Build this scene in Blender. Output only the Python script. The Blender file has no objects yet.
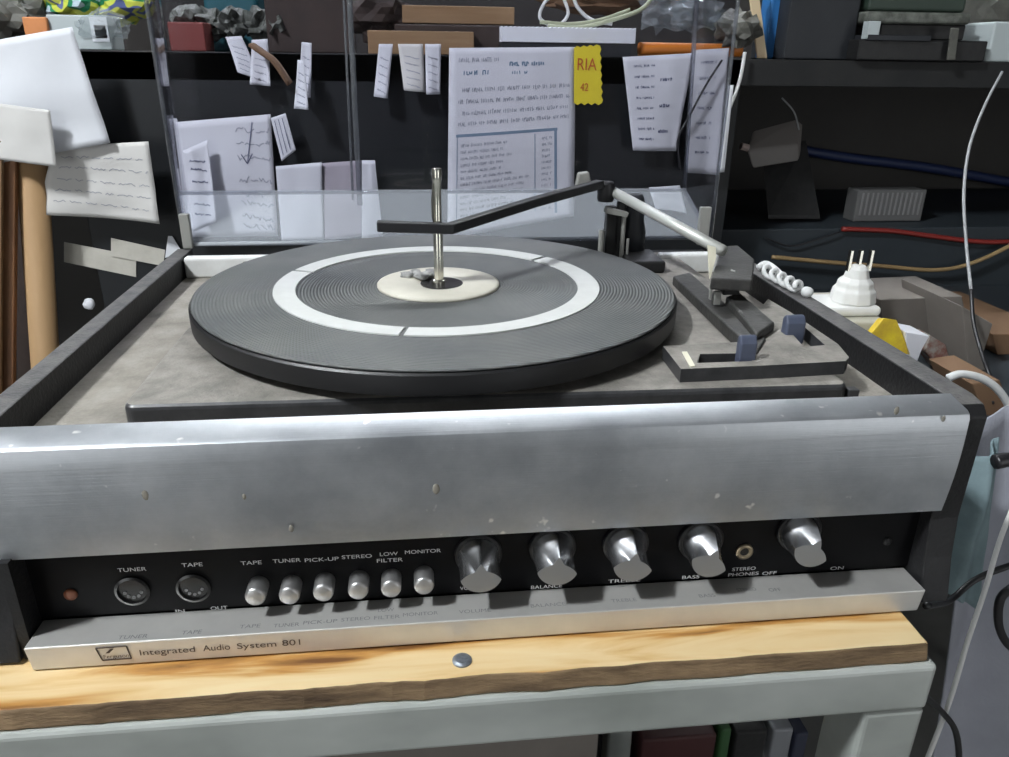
import bpy, bmesh, math, random
from mathutils import Vector, Matrix
from mathutils import noise as mnoise
random.seed(7)
C = bpy.context.scene.collection
SC = bpy.context.scene
PI = math.pi
# ------------------------------------------------------------------ camera
CX, CY, CZ = -0.01147, -0.44822, 0.1249
PITCH, YAW, ROLL, FL = -0.39466, -0.11545, 0.01297, 767.8
cp, sp, cw, sw = math.cos(PITCH), math.sin(PITCH), math.cos(YAW), math.sin(YAW)
FW = Vector((-sw*cp, cw*cp, sp)); R0 = Vector((cw, sw, 0)); U0 = R0.cross(FW)
cr, sr = math.cos(ROLL), math.sin(ROLL)
RT = R0*cr + U0*sr; UP = -R0*sr + U0*cr
CAM = Vector((CX, CY, CZ))
cd = bpy.data.cameras.new('camera'); co = bpy.data.objects.new('camera', cd); C.objects.link(co)
cd.sensor_width = 36; cd.lens = FL*36/1009; cd.clip_start = .01; cd.clip_end = 50
m3 = Matrix((RT, UP, -FW)).transposed()
co.matrix_world = Matrix.Translation(CAM) @ m3.to_4x4()
SC.camera = co
def ray(px, py):
    return FW*FL + RT*(px-504.5) + UP*(378.5-py)
def Y(px, py, y):
    "point of the place seen at a pixel, on the vertical plane at depth y"
    d = ray(px, py); return CAM + d*((y-CY)/d.y)
def Z(px, py, z):
    d = ray(px, py); return CAM + d*((z-CZ)/d.z)

# ------------------------------------------------------------------ materials
def mat(name, col, rough=.6, metal=0, col2=None, scale=30, var=.5, bump=0, bscale=200, detail=4, spec=.5,
        stretch=(1,1,1), rvar=0, coat=0):
    m = bpy.data.materials.new(name); m.use_nodes = True
    nt = m.node_tree; N = nt.nodes; L = nt.links; b = N['Principled BSDF']
    b.inputs['Base Color'].default_value = (*col, 1); b.inputs['Roughness'].default_value = rough
    b.inputs['Metallic'].default_value = metal; b.inputs['Specular IOR Level'].default_value = spec
    if coat: b.inputs['Coat Weight'].default_value = coat
    tc = N.new('ShaderNodeTexCoord'); mp = N.new('ShaderNodeMapping')
    L.new(tc.outputs['Object'], mp.inputs[0]); mp.inputs['Scale'].default_value = stretch
    if col2:
        n = N.new('ShaderNodeTexNoise'); n.inputs['Scale'].default_value = scale; n.inputs['Detail'].default_value = detail
        n.inputs['Roughness'].default_value = .65
        L.new(mp.outputs[0], n.inputs[0])
        r = N.new('ShaderNodeValToRGB'); L.new(n.outputs[0], r.inputs[0])
        r.color_ramp.elements[0].position = .5-var/2; r.color_ramp.elements[1].position = .5+var/2
        r.color_ramp.elements[0].color = (*col, 1); r.color_ramp.elements[1].color = (*col2, 1)
        L.new(r.outputs[0], b.inputs['Base Color'])
        if rvar:
            mr = N.new('ShaderNodeMapRange'); L.new(n.outputs[0], mr.inputs[0])
            mr.inputs[1].default_value = .3; mr.inputs[2].default_value = .7
            mr.inputs[3].default_value = rough-rvar; mr.inputs[4].default_value = rough+rvar
            L.new(mr.outputs[0], b.inputs['Roughness'])
    if bump:
        n2 = N.new('ShaderNodeTexNoise'); n2.inputs['Scale'].default_value = bscale; n2.inputs['Detail'].default_value = 3
        L.new(mp.outputs[0], n2.inputs[0])
        bp = N.new('ShaderNodeBump'); bp.inputs['Strength'].default_value = bump; bp.inputs['Distance'].default_value = .001
        L.new(n2.outputs[0], bp.inputs['Height']); L.new(bp.outputs[0], b.inputs['Normal'])
    return m
def glassy(name, tint, rough=.03, gloss=1.0, ior=1.49, milky=0, milk=(.8,.85,.9)):
    "thin clear plastic sheet: tinted transmission plus a fresnel mirror coat"
    m = bpy.data.materials.new(name); m.use_nodes = True; nt = m.node_tree; N = nt.nodes; L = nt.links
    N.remove(N['Principled BSDF'])
    t = N.new('ShaderNodeBsdfTransparent'); t.inputs[0].default_value = (*tint, 1)
    g = N.new('ShaderNodeBsdfGlossy'); g.inputs['Roughness'].default_value = rough; g.inputs[0].default_value = (gloss, gloss, gloss, 1)
    lw = N.new('ShaderNodeLayerWeight'); lw.inputs[0].default_value = .5
    pw = N.new('ShaderNodeMath'); pw.operation = 'POWER'; L.new(lw.outputs['Facing'], pw.inputs[0]); pw.inputs[1].default_value = 5
    f = N.new('ShaderNodeMath'); f.operation = 'MULTIPLY_ADD'; L.new(pw.outputs[0], f.inputs[0]); f.inputs[1].default_value = .95; f.inputs[2].default_value = .022
    x = N.new('ShaderNodeMixShader'); L.new(f.outputs[0], x.inputs[0]); L.new(g.outputs[0], x.inputs[2])
    src = t.outputs[0]
    if milky:
        d = N.new('ShaderNodeBsdfDiffuse'); d.inputs[0].default_value = (*milk, 1)
        y = N.new('ShaderNodeMixShader'); y.inputs[0].default_value = milky
        L.new(t.outputs[0], y.inputs[1]); L.new(d.outputs[0], y.inputs[2]); src = y.outputs[0]
    L.new(src, x.inputs[1]); L.new(x.outputs[0], N['Material Output'].inputs[0])
    return m
M = {}
M['vinyl'] = mat('black_vinyl', (.008,.008,.009), .5, col2=(.016,.016,.017), scale=60, spec=.3, bump=.3, bscale=500)
M['rimtop'] = mat('dusty_black_vinyl', (.05,.05,.052), .6, col2=(.12,.115,.11), scale=120, var=.4, bump=.5, bscale=600)
M['deck'] = mat('dusty_deck', (.13,.118,.10), .85, col2=(.34,.315,.275), scale=34, var=.45, bump=.5, bscale=500, detail=8)
M['plate'] = mat('dusty_changer_plate', (.10,.094,.083), .8, col2=(.30,.28,.25), scale=45, var=.45, bump=.6, bscale=450, detail=8)
M['plate_edge'] = mat('changer_edge', (.02,.021,.024), .38, col2=(.06,.06,.062), scale=90, var=.5)
M['panel'] = mat('black_panel', (.003,.003,.0035), .45, col2=(.005,.005,.006), scale=40, spec=.12)
M['black'] = mat('black_plastic', (.010,.010,.011), .45, col2=(.02,.02,.02), scale=80, bump=.2, bscale=300, spec=.3)
M['dblack'] = mat('dusty_black_plastic', (.013,.013,.013), .6, col2=(.05,.048,.044), scale=90, var=.5, bump=.4, bscale=400)
M['arm'] = mat('satin_black_metal', (.010,.010,.012), .45, col2=(.02,.02,.022), scale=60, spec=.35)
M['rubber'] = mat('platter_rim_rubber', (.010,.010,.011), .45)
M['chrome'] = mat('worn_chrome', (.72,.71,.64), .24, 1, col2=(.62,.6,.52), scale=60, var=.8)
M['alu_knob'] = mat('satin_aluminium_knob', (.85,.86,.88), .27, 1, col2=(.75,.76,.78), scale=90)
M['alu_face'] = mat('grey_spun_face', (.36,.37,.38), .45, .8)
M['button'] = mat('grey_aluminium_button', (.55,.55,.55), .38, .85, col2=(.42,.41,.4), scale=200)
M['tonearm'] = mat('dull_silver_tube', (.52,.53,.5), .45, .4)
M['white_ring'] = mat('strobe_ring', (.58,.59,.575), .55, col2=(.48,.49,.475), scale=60, var=.6)
M['cream'] = mat('cream_hub', (.60,.575,.49), .5, col2=(.5,.475,.40), scale=60)
M['lump'] = mat('grey_crumble', (.12,.12,.12), .7, col2=(.4,.4,.38), scale=200, var=.3)
M['lever'] = mat('slate_blue_lever', (.05,.06,.10), .45, col2=(.08,.095,.14), scale=60)
M['white_pl'] = mat('white_plastic', (.85,.85,.83), .45, col2=(.78,.78,.75), scale=50)
M['bright_strip'] = mat('white_hinge_strip', (.82,.83,.82), .3, col2=(.7,.7,.68), scale=70)
M['ivory'] = mat('ivory_plastic', (.72,.69,.55), .5)
M['bracket'] = mat('dull_hinge_metal', (.30,.30,.28), .5, .3, col2=(.28,.28,.26), scale=100)
M['socket'] = mat('din_socket', (.012,.012,.012), .25)
M['brass'] = mat('tarnished_ring', (.35,.29,.2), .4, .9)
M['amber'] = mat('dull_amber_lens', (.22,.08,.04), .4)
M['white_ink'] = mat('white_ink', (.62,.62,.62), .7)
M['grey_ink'] = mat('grey_ink', (.24,.24,.24), .7)
M['brown_ink'] = mat('dark_brown_ink', (.06,.04,.03), .7)
M['blue_ink'] = mat('ballpoint_ink', (.16,.17,.25), .8)
M['faint_ink'] = mat('faint_pencil', (.36,.37,.42), .8)
M['slate_ink'] = mat('slate_print', (.22,.30,.40), .8)
M['red_ink'] = mat('orange_red_print', (.55,.13,.03), .8)
def papm(n, c, c2): return mat(n, c, .8, col2=c2, scale=14, var=.8, bump=.35, bscale=25)
M['paper'] = papm('white_paper', (.76,.78,.82), (.66,.68,.73))
M['paper2'] = papm('ruled_paper', (.72,.71,.69), (.60,.59,.57))
M['paper3'] = papm('grey_paper', (.72,.73,.78), (.60,.61,.66))
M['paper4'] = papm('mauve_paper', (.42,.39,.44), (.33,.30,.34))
M['tape'] = mat('aged_masking_tape', (.60,.58,.52), .8, col2=(.45,.43,.38), scale=40, var=.6)
M['yellow'] = mat('yellow_card', (.82,.68,.03), .6, col2=(.72,.58,.03), scale=30)
M['board'] = mat('black_board', (.008,.009,.011), .5, col2=(.014,.016,.018), scale=6, var=.9, spec=.3)
M['shelf'] = mat('dark_shelf', (.012,.013,.014), .6, col2=(.025,.025,.025), scale=15, spec=.25)
M['wall'] = mat('dim_wall', (.03,.028,.027), .85, col2=(.045,.04,.038), scale=3)
M['rwall'] = mat('room_wall', (.10,.10,.10), .9)
M['ceil'] = mat('room_ceiling', (.2,.2,.2), .9)
M['floor'] = mat('concrete_floor', (.20,.20,.19), .8, col2=(.28,.28,.27), scale=5)
M['slate'] = mat('slate_painted_board', (.022,.029,.036), .5, col2=(.032,.04,.047), scale=8, spec=.3)
M['tan'] = mat('tan_cardboard_tube', (.44,.28,.14), .7, col2=(.37,.23,.11), scale=8, stretch=(6,6,1))
M['wood'] = mat('reddish_wood', (.16,.07,.03), .6, col2=(.26,.12,.05), scale=12, stretch=(6,6,.6))
M['lwood'] = mat('light_wood', (.30,.19,.10), .6, col2=(.22,.13,.06), scale=20, stretch=(.6,6,6))
M['carton'] = mat('brown_cardboard', (.19,.11,.06), .85, col2=(.15,.085,.045), scale=10)
M['gcarton'] = mat('grey_cardboard', (.20,.18,.16), .85, col2=(.14,.125,.11), scale=10)
M['orange'] = mat('orange_plastic', (.62,.19,.02), .4)
M['ocard'] = mat('orange_card', (.62,.25,.09), .7, col2=(.5,.18,.06), scale=30)
M['blue'] = mat('blue_plastic', (.03,.16,.42), .4)
M['bluecab'] = mat('blue_cable', (.02,.035,.11), .5)
M['redcab'] = mat('red_cable', (.22,.02,.015), .5)
M['brncab'] = mat('brown_cable', (.22,.14,.06), .55, col2=(.36,.25,.12), scale=15)
M['whtcab'] = mat('white_cable', (.68,.69,.68), .5)
M['grycab'] = mat('grey_cable', (.32,.33,.34), .45)
M['blkcab'] = mat('black_cable', (.012,.012,.014), .4)
M['grncab'] = mat('pale_green_cable', (.42,.45,.30), .5)
M['teal'] = mat('teal_plastic', (.01,.09,.115), .45)
M['red'] = mat('dull_red_box', (.16,.025,.02), .6)
M['pale'] = mat('pale_green_packets', (.17,.18,.16), .6, col2=(.06,.065,.055), scale=60, var=.3)
M['dbrown'] = mat('dark_brown_box', (.022,.014,.012), .75, col2=(.045,.028,.022), scale=30)
M['dgrey'] = mat('dark_grey_plastic', (.016,.018,.022), .5, col2=(.024,.026,.03), scale=30, spec=.3)
M['gbag'] = mat('olive_grey_bag', (.13,.13,.11), .6, col2=(.06,.06,.055), scale=30, var=.4)
M['lgrey'] = mat('light_grey_plastic', (.42,.47,.48), .5)
M['cloth'] = mat('grey_cloth', (.26,.27,.31), .85, col2=(.34,.35,.40), scale=12, bump=.4, bscale=300)
M['cloth2'] = mat('pale_teal_cloth', (.22,.30,.32), .85, col2=(.12,.17,.19), scale=25, var=.5, bump=.4, bscale=300)
M['oldmetal'] = mat('dim_grey_metal', (.12,.12,.12), .5, .3)
M['screw'] = mat('zinc_screw', (.30,.33,.38), .45, .7, col2=(.18,.2,.22), scale=300, var=.4)
M['lid'] = glassy('clear_lid', (.86,.86,.90), .03, .9)
M['lidsheen'] = glassy('clear_lid_painted_sheen', (.88,.89,.92), .06, 1, milky=.15)  # milky diffuse stands in for ceiling light reflected in the lid's lower wall
M['lidwall'] = glassy('clear_lid_wall', (.78,.78,.82), .05, 1)
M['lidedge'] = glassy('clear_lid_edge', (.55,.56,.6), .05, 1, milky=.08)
M['lidglint'] = glassy('clear_lid_painted_glint', (.75,.76,.8), .08, 1, milky=.4)  # milky white paints a bright reflection into the edge colour
M['bagclear'] = glassy('clear_polythene', (.86,.88,.88), .12, 1, milky=.12)
M['lamp_body'] = mat('white_lamp_body', (.8,.8,.8), .5)
def emis(name, col, s):
    m = bpy.data.materials.new(name); m.use_nodes = True; b = m.node_tree.nodes['Principled BSDF']
    b.inputs['Emission Color'].default_value = (*col, 1); b.inputs['Emission Strength'].default_value = s
    b.inputs['Base Color'].default_value = (.8,.8,.8,1); return m

# printed bag: green / yellow / blue patches
def patch_mat():
    m = mat('printed_bag', (.5,.5,.1), .35); nt = m.node_tree; N = nt.nodes; L = nt.links
    tc = N.new('ShaderNodeTexCoord'); v = N.new('ShaderNodeTexNoise'); v.inputs['Scale'].default_value = 28; v.inputs['Detail'].default_value = 1
    L.new(tc.outputs['Object'], v.inputs[0]); r = N.new('ShaderNodeValToRGB'); L.new(v.outputs[0], r.inputs[0])
    r.color_ramp.interpolation = 'CONSTANT'; e = r.color_ramp.elements
    e[0].position = 0; e[0].color = (.45,.55,.62,1); e[1].position = .42; e[1].color = (.02,.22,.10,1)
    for p, c in ((.48,(.55,.6,.08,1)), (.58,(.10,.13,.32,1)), (.63,(.6,.62,.12,1))):
        k = e.new(p); k.color = c
    L.new(r.outputs[0], N['Principled BSDF'].inputs['Base Color']); return m
M['print'] = patch_mat()

# brushed aluminium fascia with dull blotches and specks
def alu_mat():
    m = bpy.data.materials.new('dull_aluminium'); m.use_nodes = True; nt = m.node_tree; N = nt.nodes; L = nt.links; b = N['Principled BSDF']
    b.inputs['Metallic'].default_value = .85
    tc = N.new('ShaderNodeTexCoord')
    n = N.new('ShaderNodeTexNoise'); n.inputs['Scale'].default_value = 22; n.inputs['Detail'].default_value = 9; n.inputs['Roughness'].default_value = .7
    L.new(tc.outputs['Object'], n.inputs[0])
    r = N.new('ShaderNodeValToRGB'); L.new(n.outputs[0], r.inputs[0])
    r.color_ramp.elements[0].position = .35; r.color_ramp.elements[0].color = (.36,.38,.405,1)
    r.color_ramp.elements[1].position = .7; r.color_ramp.elements[1].color = (.50,.52,.545,1)
    # pale specks
    s = N.new('ShaderNodeTexNoise'); s.inputs['Scale'].default_value = 130; s.inputs['Detail'].default_value = 2
    L.new(tc.outputs['Object'], s.inputs[0])
    sr_ = N.new('ShaderNodeValToRGB'); L.new(s.outputs[0], sr_.inputs[0])
    sr_.color_ramp.elements[0].position = .70; sr_.color_ramp.elements[0].color = (0,0,0,1)
    sr_.color_ramp.elements[1].position = .76; sr_.color_ramp.elements[1].color = (1,1,1,1)
    mx = N.new('ShaderNodeMixRGB'); L.new(sr_.outputs[0], mx.inputs[0]); L.new(r.outputs[0], mx.inputs[1]); mx.inputs[2].default_value = (.80,.80,.78,1)
    L.new(mx.outputs[0], b.inputs['Base Color'])
    mr = N.new('ShaderNodeMapRange'); L.new(n.outputs[0], mr.inputs[0]); mr.inputs[1].default_value = .3; mr.inputs[2].default_value = .7
    mr.inputs[3].default_value = .34; mr.inputs[4].default_value = .48; L.new(mr.outputs[0], b.inputs['Roughness'])
    mp = N.new('ShaderNodeMapping'); mp.inputs['Scale'].default_value = (4, 300, 300); L.new(tc.outputs['Object'], mp.inputs[0])
    g = N.new('ShaderNodeTexNoise'); g.inputs['Scale'].default_value = 6; L.new(mp.outputs[0], g.inputs[0])
    bp = N.new('ShaderNodeBump'); bp.inputs['Strength'].default_value = .15; bp.inputs['Distance'].default_value = .0005
    L.new(g.outputs[0], bp.inputs['Height']); L.new(bp.outputs[0], b.inputs['Normal'])
    return m
M['alu'] = alu_mat()
M['trim'] = mat('silver_trim', (.55,.54,.52), .42, .6, col2=(.66,.65,.62), scale=50, var=.6)

# grooved rubber mat: fine concentric ridges
def mat_mat():
    m = mat('grooved_rubber_mat', (.075,.08,.08), .5); nt = m.node_tree; N = nt.nodes; L = nt.links; b = N['Principled BSDF']
    tc = N.new('ShaderNodeTexCoord')
    w = N.new('ShaderNodeTexWave'); w.wave_type = 'RINGS'; w.rings_direction = 'Z'; w.inputs['Scale'].default_value = 170; w.inputs['Distortion'].default_value = 0
    L.new(tc.outputs['Object'], w.inputs[0])
    bp = N.new('ShaderNodeBump'); bp.inputs['Strength'].default_value = .55; bp.inputs['Distance'].default_value = .0006
    L.new(w.outputs[1], bp.inputs['Height']); L.new(bp.outputs[0], b.inputs['Normal'])
    n = N.new('ShaderNodeTexNoise'); n.inputs['Scale'].default_value = 25; n.inputs['Detail'].default_value = 6; L.new(tc.outputs['Object'], n.inputs[0])
    r = N.new('ShaderNodeValToRGB'); L.new(n.outputs[0], r.inputs[0])
    r.color_ramp.elements[0].position = .35; r.color_ramp.elements[0].color = (.07,.076,.077,1)
    r.color_ramp.elements[1].position = .75; r.color_ramp.elements[1].color = (.115,.118,.113,1)
    L.new(r.outputs[0], b.inputs['Base Color']); return m
M['mat'] = mat_mat()

# varnish-stained pine board
def pine():
    m = mat('stained_pine', (.6,.4,.2), .45); nt = m.node_tree; N = nt.nodes; L = nt.links; b = N['Principled BSDF']
    tc = N.new('ShaderNodeTexCoord'); mp = N.new('ShaderNodeMapping'); mp.inputs['Scale'].default_value = (3, 22, 22); L.new(tc.outputs['Object'], mp.inputs[0])
    n = N.new('ShaderNodeTexNoise'); n.inputs['Scale'].default_value = 3.2; n.inputs['Detail'].default_value = 8; n.inputs['Distortion'].default_value = .6
    L.new(mp.outputs[0], n.inputs[0]); r = N.new('ShaderNodeValToRGB'); L.new(n.outputs[0], r.inputs[0]); e = r.color_ramp.elements
    e[0].position = .31; e[0].color = (.15,.06,.015,1); e[1].position = .66; e[1].color = (.72,.57,.33,1)
    k = e.new(.41); k.color = (.46,.23,.06,1); k = e.new(.48); k.color = (.62,.42,.19,1); k = e.new(.55); k.color = (.69,.51,.27,1)
    L.new(r.outputs[0], b.inputs['Base Color']); return m
M['pine'] = pine()
M['endgrain'] = mat('dirty_board_edge', (.05,.028,.012), .8, col2=(.24,.16,.085), scale=10, var=.4, stretch=(2,8,8), bump=.6, bscale=120)
M['dirt'] = mat('tan_dirt', (.24,.225,.19), .8)
M['steel'] = mat('grey_painted_steel', (.25,.27,.25), .45, col2=(.42,.44,.42), scale=14, var=.45, bump=.2, bscale=60, stretch=(.6,1,1))

# ------------------------------------------------------------------ mesh helpers
def link(name, bm, m, parent=None, smooth=False, bevel=0, loc=None):
    me = bpy.data.meshes.new(name)
    bmesh.ops.recalc_face_normals(bm, faces=bm.faces)
    bm.to_mesh(me); bm.free()
    ms = m if isinstance(m, (list, tuple)) else [m]
    for x in ms: me.materials.append(x)
    if smooth:
        for p in me.polygons: p.use_smooth = True
    o = bpy.data.objects.new(name, me); C.objects.link(o)
    if bevel:
        b = o.modifiers.new('bevel', 'BEVEL'); b.width = bevel; b.segments = 3; b.limit_method = 'ANGLE'; b.angle_limit = .6
    if parent:
        # geometry is authored in world space: shift it into the parent's frame
        o.parent = parent
        w = world(parent)
        for v in me.vertices: v.co -= w
    return o
def world(o):
    v = Vector((0,0,0))
    while o is not None: v = v + o.location; o = o.parent
    return v
def recentre(o):
    "put a top-level mesh's origin at the base of its geometry"
    me = o.data; xs = [v.co for v in me.vertices]
    c = Vector(((min(v.x for v in xs)+max(v.x for v in xs))/2, (min(v.y for v in xs)+max(v.y for v in xs))/2, min(v.z for v in xs)))
    for v in me.vertices: v.co -= c
    o.location = c; return o
def tag(o, label, cat, group=None, kind=None):
    o['label'] = label; o['category'] = cat
    if group: o['group'] = group
    if kind: o['kind'] = kind
    return o
def thing(name, label, cat, loc, group=None):
    o = bpy.data.objects.new(name, None); C.objects.link(o); o.location = loc; o.empty_display_size = .02
    return tag(o, label, cat, group)
def single(name, bm, m, label, cat, group=None, **k):
    return tag(recentre(link(name, bm, m, **k)), label, cat, group)
def struct(name, bm, m, **k):
    o = link(name, bm, m, **k); o['kind'] = 'structure'; return o
def NB(): return bmesh.new()
def box(bm, x0, x1, y0, y1, z0, z1):
    vs = [bm.verts.new((x, y, z)) for x in (x0, x1) for y in (y0, y1) for z in (z0, z1)]
    for f in ((0,1,3,2),(4,6,7,5),(0,4,5,1),(2,3,7,6),(0,2,6,4),(1,5,7,3)): bm.faces.new([vs[i] for i in f])
    return bm
def hexa(bm, b, t):
    "b: four bottom points, t: four top points"
    B = [bm.verts.new(p) for p in b]; T = [bm.verts.new(p) for p in t]
    bm.faces.new(B); bm.faces.new(T)
    for i in range(4): bm.faces.new([B[i], B[(i+1)%4], T[(i+1)%4], T[i]])
    return bm
def slab(bm, c, t):
    "quad of four points given thickness t along its normal"
    c = [Vector(p) for p in c]; n = (c[1]-c[0]).cross(c[3]-c[0]).normalized()*t
    return hexa(bm, c, [p+n for p in c])
def prism(bm, pts, axis, a, b):
    "outline (two coords) extruded along an axis"
    def P(u, v, w): return {'x': (w,u,v), 'y': (u,w,v), 'z': (u,v,w)}[axis]
    A = [bm.verts.new(P(u,v,a)) for u, v in pts]; B = [bm.verts.new(P(u,v,b)) for u, v in pts]
    bm.faces.new(A); bm.faces.new(B); n = len(pts)
    for i in range(n): bm.faces.new([A[i], A[(i+1)%n], B[(i+1)%n], B[i]])
    return bm
def spline(pts, n=8):
    P = [Vector(p) for p in pts]; P = [2*P[0]-P[1]] + P + [2*P[-1]-P[-2]]; out = []
    for i in range(1, len(P)-2):
        for k in range(n):
            t = k/n; a, b, c, d = P[i-1], P[i], P[i+1], P[i+2]
            out.append(.5*((2*b)+(c-a)*t+(2*a-5*b+4*c-d)*t*t+(3*b-a-3*c+d)*t**3))
    out.append(P[-2]); return out
def tube(bm, pts, r, seg=10, sm=0, flat=1.0):
    P = spline(pts, sm) if sm else [Vector(p) for p in pts]
    n = len(P); rs = r if isinstance(r, (list, tuple)) else None
    prev = None; rings = []
    for i, p in enumerate(P):
        t = (P[min(i+1,n-1)]-P[max(i-1,0)]).normalized()
        if prev is None:
            a = Vector((0,0,1)) if abs(t.z) < .9 else Vector((1,0,0)); u = t.cross(a).normalized()
        else: u = (prev - t*prev.dot(t)).normalized()
        prev = u; v = t.cross(u)
        rr = r if rs is None else (rs[i] if len(rs) == n else rs[0]+(rs[-1]-rs[0])*i/(n-1))
        rings.append([bm.verts.new(p+u*math.cos(2*PI*k/seg)*rr+v*math.sin(2*PI*k/seg)*rr*flat) for k in range(seg)])
    for i in range(n-1):
        for k in range(seg): bm.faces.new([rings[i][k], rings[i][(k+1)%seg], rings[i+1][(k+1)%seg], rings[i+1][k]])
    bm.faces.new(rings[0]); bm.faces.new(rings[-1]); return bm
def lathe(bm, prof, seg=48, c=(0,0,0), ax=None):
    "prof: (radius, height) pairs about z (or along ax), closed with caps when radius > 0"
    c = Vector(c)
    if ax is None: X, Yv, A = Vector((1,0,0)), Vector((0,1,0)), Vector((0,0,1))
    else:
        A = Vector(ax).normalized(); X = A.cross(Vector((0,0,1)) if abs(A.z) < .9 else Vector((1,0,0))).normalized(); Yv = A.cross(X)
    rings = []
    for r, h in prof:
        if r <= 1e-7: rings.append([bm.verts.new(c+A*h)])
        else: rings.append([bm.verts.new(c+A*h+X*r*math.cos(2*PI*k/seg)+Yv*r*math.sin(2*PI*k/seg)) for k in range(seg)])
    for a, b in zip(rings, rings[1:]):
        for k in range(seg):
            k2 = (k+1)%seg
            if len(a) == 1 and len(b) == 1: continue
            if len(a) == 1: bm.faces.new([a[0], b[k], b[k2]])
            elif len(b) == 1: bm.faces.new([a[k], a[k2], b[0]])
            else: bm.faces.new([a[k], a[k2], b[k2], b[k]])
    if len(rings[0]) > 1: bm.faces.new(rings[0])
    if len(rings[-1]) > 1: bm.faces.new(rings[-1])
    return bm
def blob(bm, c, s, amp=.25, f=2.0, sub=3, seed=0):
    r = bmesh.ops.create_icosphere(bm, subdivisions=sub, radius=1)
    off = Vector((seed*3.1, seed*1.7, seed*.9))
    for v in r['verts']:
        d = v.co.normalized(); k = 1 + amp*mnoise.noise(d*f+off) + amp*.5*mnoise.noise(d*f*2.7+off)
        v.co = Vector(c) + Vector((d.x*s[0]*k, d.y*s[1]*k, d.z*s[2]*k))
    return bm
_font = {}
def text_bm(bm, txt, O, XV, YV, width=None, height=None, nz=.00012, depth=.00012, squash=None):
    "lettering as thin raised ink; O lower-left corner, XV and YV unit directions"
    cu = bpy.data.curves.new('t', 'FONT'); cu.body = txt; cu.size = 1
    ob = bpy.data.objects.new('t', cu); C.objects.link(ob)
    me = bpy.data.meshes.new_from_object(ob.evaluated_get(bpy.context.evaluated_depsgraph_get()))
    xs = [v.co.x for v in me.vertices]; ys = [v.co.y for v in me.vertices]
    x0, x1, y0, y1 = min(xs), max(xs), min(ys), max(ys)
    sx = width/(x1-x0); sy = height/(.72 if y0 < -.05 else (y1-y0)) if height else sx
    XV = Vector(XV).normalized(); YV = Vector(YV).normalized(); Nn = XV.cross(YV).normalized()
    vs = [bm.verts.new(Vector(O)+XV*(v.co.x-x0)*sx+YV*(v.co.y-(0 if y0 < -.05 else y0))*sy+Nn*nz) for v in me.vertices]
    for p in me.polygons:
        try: bm.faces.new([vs[i] for i in p.vertices])
        except ValueError: pass
    bpy.data.objects.remove(ob); bpy.data.meshes.remove(me)

# ------------------------------------------------------------------ THE SETTING
struct('floor', box(NB(), -2.6, 2.6, -2.8, 2.6, -.95, -.90), M['floor'])
struct('ceiling', box(NB(), -2.6, 2.6, -2.8, 2.6, 1.70, 1.75), M['ceil'])
struct('wall_back', box(NB(), -2.6, 2.6, 2.55, 2.6, -.9, 1.70), M['wall'])
struct('wall_front', box(NB(), -2.6, 2.6, -2.8, -2.75, -.9, 1.70), M['rwall'])
struct('wall_left', box(NB(), -2.6, -2.55, -2.75, 2.55, -.9, 1.70), M['rwall'])
struct('wall_right', box(NB(), 2.55, 2.6, -2.75, 2.55, -.9, 1.70), M['rwall'])

# lamps: fluorescent tubes on the ceiling
def tube_lamp(x0, y0, x1, y1, z, power, label):
    a, b = Vector((x0,y0,z)), Vector((x1,y1,z)); d = (b-a).normalized(); s = Vector((-d.y, d.x, 0))
    t = thing('fluorescent_lamp', label, 'lamp', ((a+b)/2)+Vector((0,0,.06)))
    bm = NB(); hexa(bm, [a-s*.06+Vector((0,0,.03)), b-s*.06+Vector((0,0,.03)), b+s*.06+Vector((0,0,.03)), a+s*.06+Vector((0,0,.03))],
                    [a-s*.03+Vector((0,0,1.70-z)), b-s*.03+Vector((0,0,1.70-z)), b+s*.03+Vector((0,0,1.70-z)), a+s*.03+Vector((0,0,1.70-z))])
    link('lamp_housing', bm, M['lamp_body'], t)
    for k in (-1, 1):
        link('tube', tube(NB(), [a+s*.03*k, b+s*.03*k], .014, 12), emis('tube_light', (.93,.97,1), power), t, smooth=True)
    return t
FRONT = tube_lamp(-.95, -.62, -.95, -.38, 1.25, 860, 'short ceiling fluorescent lamp running front to back, left of the workbench')
BACK = tube_lamp(-.7, 1.15, .9, 1.15, 1.25, 62, 'ceiling fluorescent lamp running crosswise behind the shelf')
def glow_panel(n, x0, x1, z0, z1, st):  # framed glowing panels added behind the camera to brighten the aluminium front
    fr = NB(); t = .05
    for b in ((x0-t,x0,z0,z1+t),(x1,x1+t,z0,z1+t),(x0,x1,z1,z1+t)): box(fr, b[0], b[1], -2.748, -2.70, b[2], b[3])
    f = struct('added_glow_panel_%d' % n, fr, M['lamp_body'])
    g = link('pane', box(NB(), x0, x1, -2.747, -2.742, z0, z1), emis('added_glow', (.97,.99,1), st), f)
glow_panel(1, -2.3, -1.2, -.9, 1.2, 2.6)
glow_panel(2, 1.3, 2.4, -.9, 1.2, 2.6)

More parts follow.
